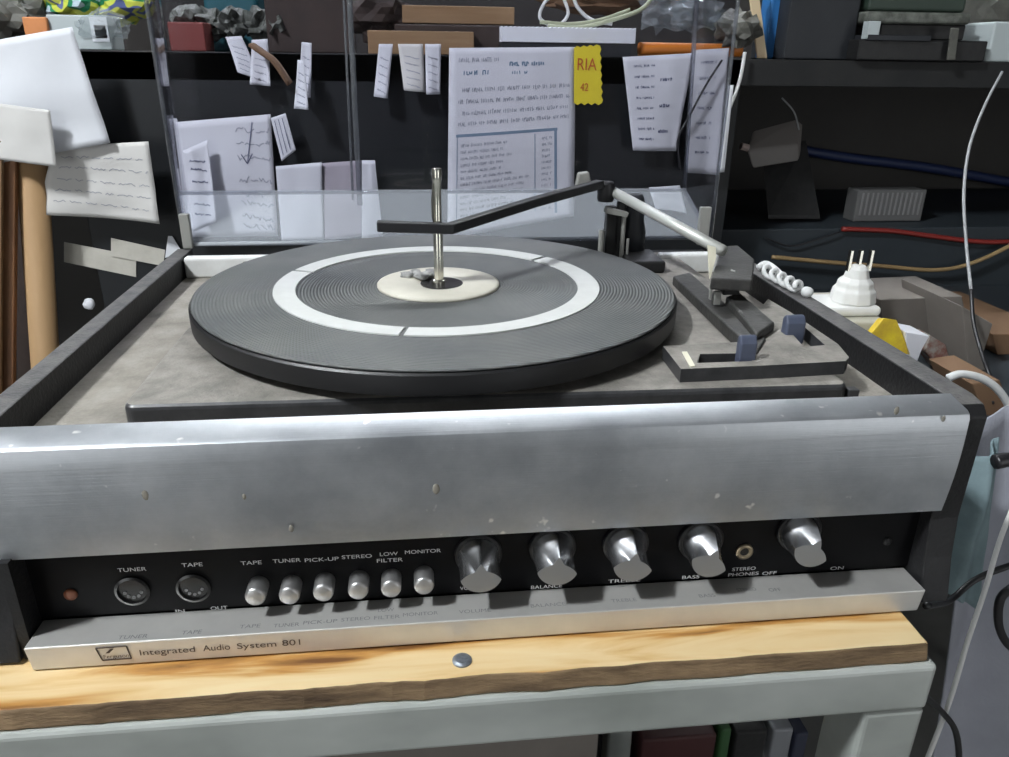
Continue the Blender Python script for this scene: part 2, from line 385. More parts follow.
# ------------------------------------------------------------------ BENCH under the unit
YT = -.203
pr = lambda px, py: Y(px, py, YT)
bench = thing('work_table', 'grey painted steel table carrying the pine board and the record player', 'table', (0.0, .0, -.90))
def steel(name, x0, x1, y0, y1, z0, z1): return link(name, box(NB(), x0, x1, y0, y1, z0, z1), M['steel'], bench, bevel=.0025)
XTR = .2155
steel('rail', -.26, XTR, YT, YT+.032, -.1505, -.1245)
steel('rail', -.26, XTR, .12, .152, -.1505, -.1245)
steel('rail', XTR-.03, XTR, YT+.0322, .1198, -.1503, -.1247)
steel('rail', -.26, -.23, YT+.0322, .1198, -.1503, -.1247)
steel('leg', .1855, XTR, YT+.0005, YT+.030, -.90, -.1507)
steel('leg', .1855, XTR, .1215, .151, -.90, -.1507)
steel('leg', -.26, -.23, YT+.0005, YT+.030, -.90, -.1507)
steel('leg', -.26, -.23, .1215, .151, -.90, -.1507)
p = Y(621, 745, -.06)
steel('brace', p.x-.010, p.x+.008, -.06, -.045, -.36, -.1247)
link('lower_shelf', box(NB(), -.26, XTR, -.17, .15, -.385, -.365), M['dgrey'], bench, bevel=.002)
# wooden board
bm = NB(); nX = 90
XB0, XB1 = -.1955, .2115
front = []
for i in range(nX+1):
    x = XB0+(XB1-XB0)*i/nX
    front.append((x, -.2005+.0012*mnoise.noise(Vector((x*40,0,0)))+.0006*mnoise.noise(Vector((x*160,3,0)))))
prism(bm, front+[(XB1+.004,.150),(XB0,.150)], 'z', -.1240, -.1157)
brd = thing('wooden_board', 'stained yellow pine board lying on the steel table under the record player', 'board', (0, 0, -.1245))
for v_ in bm.verts:
    if v_.co.z > -.117 and v_.co.y < -.19: v_.co.y += .0024
bo = link('board', bm, [M['pine'], M['endgrain']], brd, bevel=.0009)
for pl in bo.data.polygons:
    if abs(pl.normal.z) < .5: pl.material_index = 1
s = Z(462, 661, -.1157)
bm = NB(); lathe(bm, [(.0042,0),(.0042,.0008),(.0030,.0015),(0,.0017)], 20, s)
box(bm, s.x-.0026, s.x+.0026, s.y-.0004, s.y+.0004, s.z+.0012, s.z+.0019); box(bm, s.x-.0004, s.x+.0004, s.y-.0026, s.y+.0026, s.z+.0012, s.z+.0019)
o = link('screw', bm, M['screw'], brd); o['label'] = 'grey cross-head screw'

# ------------------------------------------------------------------ THE RECORD PLAYER
U = thing('record_player', 'silver and black record player with built-in amplifier and clear lid raised, on pine board', 'record player', (0.02, 0, -.1155))
XL, XR, ZR = -.1958, .2376, -.0132
XLI, XRI = -.1848, .2235
YB, YFp = .160, -.166
ZBOT = -.1156
# side panels, front edge gently bowed
def side(x0, x1):
    prof = [(YB, ZBOT+.001), (YB, ZR), (YFp+.012, ZR), (YFp+.004, ZR-.0015), (YFp, ZR-.006), (YFp+.0003, -.045), (YFp+.0006, -.072), (YFp-.002, -.092), (YFp-.007, ZBOT+.001)]
    o = link('side_panel', prism(NB(), prof, 'x', x0, x1), [M['vinyl'], M['rimtop']], U, bevel=.0009)
    for pl in o.data.polygons:
        if pl.normal.z > .8: pl.material_index = 1
side(XL, XLI); side(XRI, XR)
link('rear_panel', box(NB(), XLI, XRI, YB-.008, YB-.0002, ZBOT+.001, ZR-.006), M['vinyl'], U, bevel=.001)
link('bottom_panel', box(NB(), XLI, XRI, -.150, YB-.0082, ZBOT+.0005, ZBOT+.006), M['vinyl'], U)
link('deck', box(NB(), XLI+.0001, XRI-.0001, -.1535, YB-.0082, -.032, -.029), M['deck'], U)
# aluminium fascia: flat top lip, rounded crease, slightly bowed face
fp = [(-.1532, ZR+.0002), (-.1662, ZR-.0022), (-.1680, ZR-.0034), (-.1688, ZR-.0055)]
for i in range(1, 9):
    t = i/8; z = -.0187+(-.0668+.0187)*t
    fp.append((-.1688-.0008*math.sin(PI*t)+.0022*t*t, z))
inner = [(y+.0018, z) for y, z in reversed(fp[1:])] ; inner[0] = (fp[-1][0]+.0018, fp[-1][1]+.0002)
fp2 = fp + inner[:-1] + [(-.1650, ZR-.0042), (-.1532, ZR-.0018)]
o = link('aluminium_fascia', prism(NB(), fp2, 'x', XL-.0002, .2266), M['alu'], U)
for pl in o.data.polygons: pl.use_smooth = abs(pl.normal.x) < .5
o['label'] = 'wide dull aluminium front band'
e = o.modifiers.new('s', 'EDGE_SPLIT'); e.split_angle = .6
bm = NB()
for (px, py, s_) in ((145,495,.0022),(436,489,.0022),(244,497,.0012),(291,529,.0014),(897,411,.0016),(944,419,.0012)):
    bm = NB(); q = Y(px, py, -.1693); r = bmesh.ops.create_icosphere(bm, subdivisions=2, radius=1)
    for v in r['verts']:
        v.co = Vector((q.x+v.co.x*s_*(.7+.3*mnoise.noise(v.co*3)), q.y+v.co.y*.0004+.0003, q.z+v.co.z*s_*1.3))
    link('dirt_spot', bm, M['dirt'], U, smooth=True)
# black control panel
YP = -.158
link('control_panel', box(NB(), XLI+.0001, XRI-.0001, YP, YP+.003, -.1035, -.0640), M['panel'], U)
link('end_cap', box(NB(), XLI+.0001, -.1806, YP-.012, YP-.0001, -.1150, -.0660), M['vinyl'], U)
# silver trim ledge
bm = NB(); YL = -.1774; zt, zb = -.1032, -.1150
hexa(bm, [(-.178,YL,zb),(.2190,YL,zb),(.2225,YP+.001,zb),(-.1805,YP+.001,zb)],
         [(-.1795,YL,zt),(.2206,YL,zt),(.2225,YP+.001,zt-.0020),(-.1805,YP+.001,zt-.0020)])
o = link('trim_ledge', bm, M['trim'], U, bevel=.0006); o['label'] = 'narrow silver ledge below the controls'
# lettering
def ptxt(bm, txt, x0, x1, y, h=.0019, yy=YP, up=(0,0,1)):
    a = Y(x0, y, yy-.0002); b = Y(x1, y, yy-.0002)
    text_bm(bm, txt, (a.x, yy-.0002, a.z), (1,0,0), up, width=b.x-a.x, height=h)
bm = NB()
for t_, x0, x1, y in (('TUNER',118,147,572),('TAPE',182,203,567),('IN',176,185,613),('OUT',211,228,610),('TAPE',241,262,565),('TUNER',273,301,563),
        ('PICK-UP',305,339,562),('STEREO',342,372,559),('LOW',380,398,556),('FILTER',377,403,562.5),('MONITOR',405,441,554),
        ('VOLUME',460,484,590),('BALANCE',531,562,589),('TREBLE',608,640,583),('BASS',682,699,579),('STEREO',732,755,571),('PHONES',728,758,576.5),
        ('OFF',762,776,575),('ON',830,843,570)):
    bm = NB(); ptxt(bm, t_, x0, x1, y); link('control_lettering', bm, M['white_ink'], U)
bm = NB()
def ltxt(txt, x0, x1, y, h=.0030):
    zc = zt
    for _ in range(4): a = Z(x0, y, zc); zc = zt-.0020*(a.y-YL)/(YP+.001-YL)
    b = Z(x1, y-(x1-x0)*.06, zc)
    text_bm(bm, txt, (a.x, a.y, zc+.0001), (1,0,0), (0,1,-.0020/(YP+.001-YL)), width=b.x-a.x, height=h)
for t_, x0, x1, y in (('TUNER',117,147,640),('TAPE',181,201,635),('TAPE',239,260,629),('TUNER',273,299,628),('PICK-UP',303,337,625),('STEREO',341,370,622),
        ('FILTER',374,400,620),('LOW',378,394,612.5),('MONITOR',403,438,617),('VOLUME',459,491,614),('BALANCE',531,566,608),('TREBLE',612,637,603),('BASS',700,716,598),('STEREO',738,757,592),('OFF',770,782,592)):
    bm = NB(); ltxt(t_, x0, x1, y, .0026); link('ledge_lettering', bm, M['grey_ink'], U)
bm = NB()
a = Y(141, 660, YL); b = Y(302, 650, YL)
d = Vector((b.x-a.x, 0, 0))
for t_, x0, x1, yb_ in (('Integrated',141,196,658.5),('Audio',204,231,654.8),('System',238,277,652.2),('801',283,301,650)):
    q0 = Y(x0, yb_, YL-.0002); q1 = Y(x1, yb_-(x1-x0)*.06, YL-.0002)
    text_bm(bm, t_, (q0.x, YL-.0001, -.1106), (1,0,0), (0,0,1), width=q1.x-q0.x, height=.0031)
# emblem: pennant frame with a bird-like stroke and maker's word along its foot
L0, L1 = Y(99, 655, YL).x, Y(131, 655, YL).x; lz0, lz1 = -.1118, -.1053; yy = YL-.0004
def bar(a, b, w):
    a = Vector(a); b = Vector(b); d = (b-a).normalized(); n = Vector((-d.z, 0, d.x))*w
    slab(bm, [a-n, b-n, b+n, a+n], -.0002)
w_ = .00022
k0, k1, k2, k3 = (L0-.0006,yy,lz1), (L1-.0010,yy,lz1+.0002), (L1,yy,lz0), (L0+.0010,yy,lz0)
bar(k0,k1,w_); bar(k1,k2,w_); bar(k2,k3,w_*1.3); bar(k3,k0,w_)
hexa(bm, [(L0+.0030,yy,-.1080),(L0+.0045,yy,-.1080),(L0+.0066,yy,-.1059),(L0+.0052,yy,-.1060)], [(L0+.0030,yy-.0002,-.1080),(L0+.0045,yy-.0002,-.1080),(L0+.0066,yy-.0002,-.1059),(L0+.0052,yy-.0002,-.1060)])
text_bm(bm, 'Ferguson', (L0+.0018, YL-.0002, -.1109), (1,0,0), (0,0,1), width=(L1-L0)*.80, height=.0020)
link('ledge_front_lettering', bm, M['brown_ink'], U)
# sockets, lamp, jack
for px, py in ((133,590),(194,587)):
    q = Y(px, py, YP)
    s_ = link('socket', lathe(NB(), [(.0074,0),(.0074,.0012),(.0062,.0016),(.0060,.0003),(0,.0003)], 40, (q.x, YP, q.z), (0,-1,0)), M['socket'], U, smooth=True)
    s_['label'] = 'round black multi-pin socket'
    e = s_.modifiers.new('s', 'EDGE_SPLIT'); e.split_angle = .5
    bm = NB()
    for k in range(5):
        an = PI*(.1+.2*k); lathe(bm, [(.0007,0),(.0007,.0004),(0,.0004)], 10, (q.x+math.cos(an)*.0036, YP-.0003, q.z-math.sin(an)*.0036), (0,-1,0))
    link('pin_hole', bm, M['grey_ink'], s_)
q = Y(71, 594, YP)
o = link('indicator_lens', lathe(NB(), [(.0028,0),(.0028,.0008),(.0016,.0018),(0,.0021)], 24, (q.x,YP,q.z), (0,-1,0)), M['amber'], U, smooth=True); o['label'] = 'small dull amber indicator'
q = Y(744, 551, YP)
o = link('headphone_jack', lathe(NB(), [(.0042,0),(.0042,.0010),(.0030,.0016),(.0024,.0012),(.0022,.0002),(0,.0002)], 32, (q.x,YP,q.z), (0,-1,0)), M['brass'], U, smooth=True)
link('jack_hole', lathe(NB(), [(.0021,0),(.0021,.0006),(0,.0006)], 24, (q.x,YP-.0001,q.z), (0,-1,0)), M['socket'], o)
q = Y(887, 541, YP)
link('indicator_lens', lathe(NB(), [(.0022,0),(.0022,.0006),(0,.0010)], 24, (q.x,YP,q.z), (0,-1,0)), M['black'], U, smooth=True)
# push buttons
for px, py in ((255,598),(289,597),(323,594),(358,592),(391,590),(424,587)):
    q = Y(px, py, YP-.0095)
    b_ = link('push_button', lathe(NB(), [(.0045,0),(.0045,.0082),(.0042,.0092),(.0034,.0096),(0,.0096)], 32, (q.x, YP, q.z), (0,-1,0)), M['button'], U, smooth=True)
    e = b_.modifiers.new('s', 'EDGE_SPLIT'); e.split_angle = .9
# knobs: round body, two finger scoops meeting in a ridge
def knob(px, py, rot):
    q = Y(px, py, YP-.0155); bm = NB(); seg = 96; n = 16; Rk = .0097; Lk = .0155
    rings = []
    for j in range(n+1):
        t = j/n; ring = []
        for k in range(seg):
            a = 2*PI*k/seg; r = Rk*(1-.03*t)
            phi = abs((a-(PI/2-rot)+PI) % (2*PI)-PI)        # angle away from the ridge
            s_ = max(0, (t-.12)/.88); lim = math.radians(108); pk = math.radians(56)
            if phi < lim:
                if phi > pk: cut = .66*math.cos((phi-pk)/(lim-pk)*PI/2)**.9*s_**.9
                else:
                    k_ = math.sin(phi/pk*PI/2)**.7
                    cut = (.10+.30*s_)*s_*(1-k_) + (.66*s_**.9)*k_
                r -= Rk*cut
            ring.append(bm.verts.new((q.x+r*math.cos(a), YP-.0005-Lk*t, q.z+r*math.sin(a))))
        rings.append(ring)
    for a_, b_ in zip(rings, rings[1:]):
        for k in range(seg): bm.faces.new([a_[k], a_[(k+1)%seg], b_[(k+1)%seg], b_[k]])
    bm.faces.new(rings[0]); cap = bm.faces.new(rings[-1]); cap.material_index = 1
    o = link('knob', bm, [M['alu_knob'], M['alu_face']], U, smooth=True, bevel=0)
    for pl in o.data.polygons:
        if len(pl.vertices) > 10: pl.use_smooth = False
    e = o.modifiers.new('s', 'EDGE_SPLIT'); e.split_angle = .8
    link('skirt', lathe(NB(), [(.0108,0),(.0108,.0016),(.0098,.0022),(0,.0022)], 40, (q.x,YP-.0001,q.z), (0,-1,0)), M['black'], o, smooth=True)
for px, py, r_ in ((481,574,0),(558,567,.10),(634,563,.16),(712,559,.42),(814,549,.45)): knob(px, py, r_)
# changer plate
bm = NB()
def rrect(x0, x1, y0, y1, r, n=6):
    out = []
    for cx, cy, a0 in ((x1-r,y1-r,0),(x0+r,y1-r,PI/2),(x0+r,y0+r,PI),(x1-r,y0+r,1.5*PI)):
        for k in range(n+1): a = a0+PI/2*k/n; out.append((cx+r*math.cos(a), cy+r*math.sin(a)))
    return out
pts = rrect(-.1425, .1915, -.1440, .143, .005)
yl_, yr_ = Z(122,405.5,-.0165).y, Z(850,384.5,-.0165).y
pts = [(x, (y+.144)+yl_+(yr_-yl_)*(x+.1425)/.334 if y < 0 else y) for x, y in pts]
prism(bm, pts, 'z', -.0288, -.0165)
pl_ = link('changer_plate', bm, [M['plate'], M['plate_edge']], U, bevel=.0028)
for q_ in pl_.data.polygons:
    if abs(q_.normal.z) < .5: q_.material_index = 1
link('plate_clip', box(NB(), .1920, .1975, yr_+.001, yr_+.006, -.0288, -.0200), M['plate_edge'], U, bevel=.0006)
# platter
P = link('platter', lathe(NB(), [(.118,-.0163),(.120,-.0135),(.1385,-.0125),(.1402,-.0115),(.1404,-.0022),(.1395,-.0012),(.1300,-.0030),(0,-.0030)], 128), M['rubber'], U, smooth=True)
e = P.modifiers.new('s', 'EDGE_SPLIT'); e.split_angle = .7
prof = [(.1390,-.0008),(.1392,-.0002),(.1380,.0002),(.0965,-.0001),(.0960,.0001),(.0828,-.0002),(.0825,-.0004)]
prof += [(.07,-.0012),(.055,-.0018),(.042,-.0018),(.037,-.0010),(.0365,-.0008),(0,-.0008)]
prof[-1] = (.0, -.0008)
mt = link('rubber_mat', lathe(NB(), prof, 160), M['mat'], P, smooth=True)
rg = NB(); seg = 180
for (a0, a1) in ((math.radians(-102), math.radians(38)), (math.radians(40), math.radians(158)), (math.radians(160), math.radians(256.5))):
    n = int((a1-a0)/(2*PI)*seg); st = []
    for i in range(n+1):
        a = a0+(a1-a0)*i/n; ca, sa = math.cos(a), math.sin(a)
        st.append([rg.verts.new((r*ca, r*sa, z)) for r, z in ((.0958,-.0002),(.0957,.0008),(.0832,.0006),(.0830,-.0004))])
    for s0, s1 in zip(st, st[1:]):
        for k in range(4): rg.faces.new([s0[k], s0[(k+1)%4], s1[(k+1)%4], s1[k]])
    rg.faces.new(st[0]); rg.faces.new(st[-1])
o = link('speed_ring', rg, M['white_ring'], P); o['label'] = 'pale ring inset in the black mat'
o = link('hub_disc', lathe(NB(), [(.0364,-.0012),(.0364,.0006),(.0345,.0012),(.0150,.0006),(.0135,-.0004),(0,-.0004)], 96), M['cream'], P, smooth=True); o['label'] = 'cream centre disc'
link('hub_opening', lathe(NB(), [(.0128,-.0004),(.0128,.0003),(0,.0003)], 48, (.002,.001,0)), M['socket'], P)
bm = NB()
for k in range(9):
    a = random.uniform(1.7, 3.3); r = random.uniform(.010, .021)
    blob(bm, (r*math.cos(a)+.000, r*math.sin(a)+.006, .0018), (.0050,.0042,.0018), .5, 2.2, 2, k)
o = link('foam_remnant', bm, M['lump'], P, smooth=True); o['label'] = 'crumbled grey foam beside the spindle'
# spindle (kinked changer spindle)
bm = NB(); lathe(bm, [(.0029,-.001),(.0029,.034),(.0024,.036),(.0024,.0596),(.0028,.0604),(.0029,.0665),(.0025,.0672),(0,.0672)], 24, (.0003,0,0))
prism(bm, [(-.0018,.0345),(-.0032,.0400),(-.0033,.0490),(-.0024,.0590),(-.0016,.0600)], 'y', -.0016, .0016)
lathe(bm, [(.0042,-.001),(.0042,.002),(.003,.003)], 18)
o = link('spindle', bm, M['chrome'], U, smooth=True); o['label'] = 'tall chrome changer spindle'
e = o.modifiers.new('s', 'EDGE_SPLIT'); e.split_angle = .8
# record steadying arm
yA = -.0075
a0 = Y(377, 226, yA); a1 = Y(450, 228.5, yA); a2 = Y(600, 184, .100)
bm = NB()
def strip_arm(bm, pts, w, h):
    pts = [Vector(p) for p in pts]; n = len(pts); rings = []
    for i, p in enumerate(pts):
        d = (pts[min(i+1,n-1)]-pts[max(i-1,0)]); d.z = 0; d.normalize(); s = Vector((-d.y, d.x, 0))*w/2
        rings.append([bm.verts.new(p+s+Vector((0,0,h/2))), bm.verts.new(p-s+Vector((0,0,h/2))), bm.verts.new(p-s-Vector((0,0,h/2))), bm.verts.new(p+s-Vector((0,0,h/2)))])
    for a, b in zip(rings, rings[1:]):
        for k in range(4): bm.faces.new([a[k], a[(k+1)%4], b[(k+1)%4], b[k]])
    bm.faces.new(rings[0]); bm.faces.new(rings[-1])
strip_arm(bm, [a0, a1, a1.lerp(a2,.5)+Vector((0,0,.001)), a2], .0075, .0058)
AR = link('record_steady_arm', bm, M['arm'], U, bevel=.0010); AR['label'] = 'cranked black overhead arm'
q = Y(606, 190, .105)
link('arm_pivot', lathe(NB(), [(.0055,-.008),(.0062,-.006),(.0062,.004),(.005,.006),(0,.0065)], 28, q), M['arm'], AR, smooth=True)
q2 = Y(584, 180, .11)
bm = NB(); hexa(bm, [q2+Vector(v) for v in ((-.0065,-.003,-.006),(.0065,-.003,-.006),(.0065,.004,-.006),(-.0065,.004,-.006))],
     [q2+Vector(v) for v in ((-.0045,-.003,.005),(.0030,-.003,.006),(.0030,.004,.006),(-.0045,.004,.005))])
o = link('arm_clip', bm, M['bracket'], AR, bevel=.001); o['label'] = 'dull grey metal clip'
# lift post group behind the platter
q = Y(611, 236, .108)
bm = NB(); box(bm, q.x-.0050, q.x+.0030, .104, .112, -.0165, .026); lathe(bm, [(.0036,-.0165),(.0036,.03),(0,.03)], 20, (q.x+.006,.106,0))
link('arm_post', bm, M['black'], U, bevel=.0008)
bm = NB(); g = Y(623, 232, .100); tube(bm, [(g.x,.100,-.0165),(g.x,.100,.020)], .0017, 12); g2 = Y(600, 240, .104); tube(bm, [(g2.x,.100,-.0165),(g2.x,.100,.010)], .0022, 12)
g = Y(617, 211, .098); hexa(bm, [g+Vector(v) for v in ((-.009,-.003,-.001),(.007,-.003,-.004),(.007,.004,-.004),(-.009,.004,-.001))], [g+Vector(v) for v in ((-.008,-.003,.003),(.008,-.003,-.001),(.008,.004,-.001),(-.008,.004,.003))])
g = Y(628, 240, .098); tube(bm, [(g.x,.098,-.0165),(g.x,.098,.004)], .0010, 10)
o = link('lift_rod', bm, M['bracket'], U); o['label'] = 'thin dull metal lift rods'
g = Y(640, 252, .095)
link('pivot_base', box(NB(), g.x-.012, g.x+.014, .075, .115, -.0165, -.0075), M['black'], U, bevel=.002)
g = Y(632, 222, .110)
link('tonearm_pivot', lathe(NB(), [(.0105,-.0165),(.0105,.006),(.0085,.014),(.0078,.030),(.006,.033),(0,.034)], 36, (g.x+.002,.116,0)), M['dgrey'], U, smooth=True)
# tonearm
t0 = Y(608, 189, .112); t1 = Y(723, 251, -.006)
TA = link('tonearm', tube(NB(), [t0, t0.lerp(t1,.5), t1], .0036, 18), M['tonearm'], U, smooth=True); TA['label'] = 'dull silver tonearm tube'
bm = NB()
hs = lambda px, py, y: Y(px, py, y)
# headshell: wedge-shaped black box, wide rear, chamfered top corner
zh = Y(712,279,-.036).z
tl = [Z(x_, y_, zh) for x_, y_ in ((722,246),(738,245),(755,259),(752.5,280),(711,278))]
zlow = zh-.0072
T = [bm.verts.new(v) for v in tl]; Bv = [bm.verts.new((v.x, v.y, zlow)) for i, v in enumerate(tl)]
bm.faces.new(T); bm.faces.new(Bv)
for i in range(len(T)): bm.faces.new([T[i], T[(i+1)%len(T)], Bv[(i+1)%len(T)], Bv[i]])
hd = link('headshell', bm, M['dblack'], TA, bevel=.0012)
bm = NB(); c_ = Z(733,271,zh)
lathe(bm, [(.0014,0),(.0014,.0003),(0,.0003)], 16, (c_.x, c_.y, zh)); box(bm, c_.x-.0003, c_.x+.0003, c_.y-.003, c_.y+.003, zh, zh+.0005)
link('headshell_mark', bm, M['bracket'], hd)
bm = NB(); c_ = Y(733,295,-.030); box(bm, c_.x-.006, c_.x+.004, -.030, -.018, zlow-.0045, zlow+.0006); link('cartridge', bm, M['black'], hd, bevel=.0006)
f0, f1, f2, f3 = hs(708,245,-.010), hs(716,247,-.010), hs(716,258,-.012), hs(710,279,-.014)
o = link('finger_lift', slab(NB(), [f0, f1, f2, f3], .0012), M['ivory'], hd); o['label'] = 'ivory pointed finger lift'
bm = NB(); a = hs(711,291,-.030); box(bm, a.x-.0008, a.x+.0006, -.031, -.029, a.z-.005, a.z+.005); a = hs(717,298,-.030); box(bm, a.x-.002, a.x+.002, -.0310, -.028, a.z-.004, a.z+.004)
o = link('stylus_clip', bm, M['bracket'], hd, bevel=.0003)
# arm-rest ridge on the plate
rp = [Z(673,276,-.010), Z(690,272,-.010), Z(766,338,-.008), Z(757,352,-.008)]
bm = NB(); hexa(bm, [(v.x, v.y, -.0164) for v in rp], [(v.x, v.y, v.z) for v in rp]); link('arm_rest_ridge', bm, M['dblack'], U, bevel=.0010)
g = [Z(726,296,-.004), Z(740,292,-.004), Z(775,322,-.0045), Z(757,334,-.0045)]
bm = NB(); hexa(bm, [(v.x, v.y, -.0100) for v in g], [(v.x, v.y, v.z) for v in g]); link('arm_rest', bm, M['dblack'], U, bevel=.0012)
# control box with two slots (an L of frame pieces round the openings)
zt_ = -.0095
def zz(px, py, z=zt_): v = Z(px, py, z); return (v.x, v.y)
out = [zz(663,347), zz(681,369), zz(846,361), zz(849,355), zz(836,343), zz(770,300), zz(757,314), zz(757,341), zz(741,343), zz(668,344)]
A1 = zz(700,354); A2 = zz(752,353); A3 = zz(752,361); A4 = zz(697,363)      # front slot
B1 = zz(786,327); B2 = zz(800,323); B3 = zz(825,345); B4 = zz(804,347)      # rear slot
bm = NB(); K = bm.verts
def quadp(pts, z0, z1): prism(bm, pts, 'z', z0, z1)
fl, fr = zz(681,369), zz(846,361); il, ir = zz(663,346), zz(757,341)
quadp([fl, zz(764,365.5), A3, A4], -.0164, zt_)
quadp([fl, A4, A1, il], -.0164, zt_)
quadp([il, A1, A2, ir], -.0164, zt_)
quadp([A3, zz(764,365.5), zz(782,352), ir, A2], -.0164, zt_)
quadp([zz(764,365.5), fr, zz(849,357), B3, B4, zz(782,352)], -.0164, zt_)
quadp([zz(782,352), B4, B1, ir], -.0164, zt_)
quadp([ir, B1, B2, zz(792,313), zz(768,299), zz(757,312)], -.0164, zt_)
quadp([B2, B3, zz(849,357), zz(838,344), zz(792,313)], -.0164, zt_)
bmesh.ops.remove_doubles(bm, verts=bm.verts, dist=.00001)
CB = link('control_box', bm, [M['plate'], M['plate_edge']], U)
for q_ in CB.data.polygons:
    if abs(q_.normal.z) < .5: q_.material_index = 1
CB['label'] = 'black dusty lever housing'
def lever(px0, py0, px1, py1, y, d, w, top):
    a = Y(px0, py0, y); b = Y(px1, py1, y)
    w2 = (b.x-a.x)/2; cx_ = (a.x+b.x)/2; zb_ = -.0150; zt2 = a.z
    bm = NB(); prof = [(y-d, zb_), (y+d, zb_), (y+d*.9, zt2-.002), (y+d*.3, zt2), (y-d*.3, zt2-.0006), (y-d*.9, zt2-.004)]
    prism(bm, prof, 'x', cx_-w2, cx_+w2)
    o = link('lever', bm, M['lever'], CB, bevel=.0012); o['label'] = 'slate blue control lever'
lever(740, 335, 757, 335, -.112, .0028, 0, 0)
lever(786, 315, 805, 315, -.077, .0036, 0, 0)
g = [zz(682,352,-.0093), zz(687,352,-.0093), zz(695,366,-.0093), zz(690,367,-.0093)]
o = link('slot_trim', prism(NB(), g, 'z', -.0096, -.0090), M['ivory'], CB)
# white hinge strip and clear lid
h0 = Z(186, 256, -.0135)
bm = NB(); box(bm, XLI+.0008, -.045, .1300, .1400, -.029, -.0135); o = link('hinge_strip', bm, M['bright_strip'], U, bevel=.002); o['label'] = 'white strip along the rear edge'
g0 = Z(668, 252, -.0135); bm = NB(); box(bm, .175, XRI-.0008, .120, .130, -.0288, -.0135); link('hinge_strip', bm, M['bright_strip'], U, bevel=.002)
YN, YFr = .1620, .2120
nl, nr = -.1905, .2300                    # near edges of side walls
fl_b, fl_t = Y(186,210,YFr).x, Y(158,0,YFr).x; fr_b, fr_t = Y(683,205,YFr).x, Y(694,0,YFr).x
ZT = .245; z0n, z0f = -.010, .0205
LID = link('lid', slab(NB(), [(fl_b,YFr,z0f),(fr_b,YFr,z0f),(fr_t,YFr+.002,ZT),(fl_t,YFr+.002,ZT)], -.0028), M['lid'], U); LID['label'] = 'clear plastic lid standing open'
link('lid_side', slab(NB(), [(nl,YN,z0n),(fl_b,YFr,z0f),(fl_t,YFr,ZT),(nl-.002,YN,ZT)], .0028), M['lidwall'], LID)
link('lid_side', slab(NB(), [(nr,YN,z0n),(fr_b,YFr,z0f),(fr_t,YFr,ZT),(nr+.000,YN,ZT)], -.0028), M['lidwall'], LID)
link('lid_rear_wall', slab(NB(), [(nl,YN,z0n),(nr,YN,z0n),(fr_b,YFr,z0f),(fl_b,YFr,z0f)], .0028), M['lidsheen'], LID)
bm = NB()
tube(bm, [(fl_b,YFr,z0f),(fl_t,YFr,ZT)], .0016, 10); tube(bm, [(fr_b,YFr,z0f),(fr_t,YFr,ZT)], .0016, 10)
tube(bm, [(nl,YN,z0n),(nl-.002,YN,ZT)], .0016, 8); tube(bm, [(nr,YN,z0n),(nr,YN,ZT)], .0016, 8)
tube(bm, [(nl,YN,z0n),(nr,YN,z0n)], .0016, 8); tube(bm, [(fl_b,YFr,z0f),(fr_b,YFr,z0f)], .0014, 8)
r0 = Y(360,205,YFr-.002); r1 = Y(350,0,YFr-.002); tube(bm, [r0, (r1.x, YFr-.001, ZT-.02)], .0022, 10)
r0 = Y(353,200,YFr-.002); r1 = Y(345,0,YFr-.002); tube(bm, [r0, (r1.x, YFr-.001, ZT-.02)], .0010, 10)
k_ = NB(); tube(k_, [(nl,YN-.001,z0n),(-.03,YN-.001,z0n)], .0018, 10); link('lid_glint_line', k_, M['lidglint'], LID, smooth=True)  # pale rod added as the reflected line along the lid's bottom edge
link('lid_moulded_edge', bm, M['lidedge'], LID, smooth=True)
a = Y(184,214,.158); b = Y(190,247,.158)
o = link('lid_hinge', box(NB(), a.x-.0040, a.x+.0034, .156, .161, b.z-.001, a.z), M['bracket'], LID, bevel=.0008); o['label'] = 'grey metal lid hinge'
a = Y(706,207,.158); b = Y(702,240,.158)
link('lid_hinge', box(NB(), a.x-.0045, a.x+.0045, .156, .161, b.z-.004, a.z), M['bracket'], LID, bevel=.0008)

# coiled white cord on the right rim
bm = NB(); pts = []
c0, c1 = Z(765,272,ZR+.004), Z(800,290,ZR+.004)
for i in range(60):
    t = i/59; a = t*2*PI*4.5; c = c0.lerp(c1, t); pts.append(c+Vector((.0035*math.cos(a), .0035*math.sin(a)*.5, .0030*math.sin(a)+.0012)))
tube(bm, pts, .0016, 8)
tube(bm, [Z(758,268,ZR+.002), Z(766,264,ZR+.005), Z(778,272,ZR+.004), Z(785,285,ZR+.002)], .0024, 8, 6)
blob(bm, Z(807,292,ZR+.003), (.0040,.0040,.0036), .1, 2, 2, 1)
single('coiled_cord', bm, M['whtcab'], 'short white coiled cord lying on the right rim of the record player', 'cord', smooth=True)

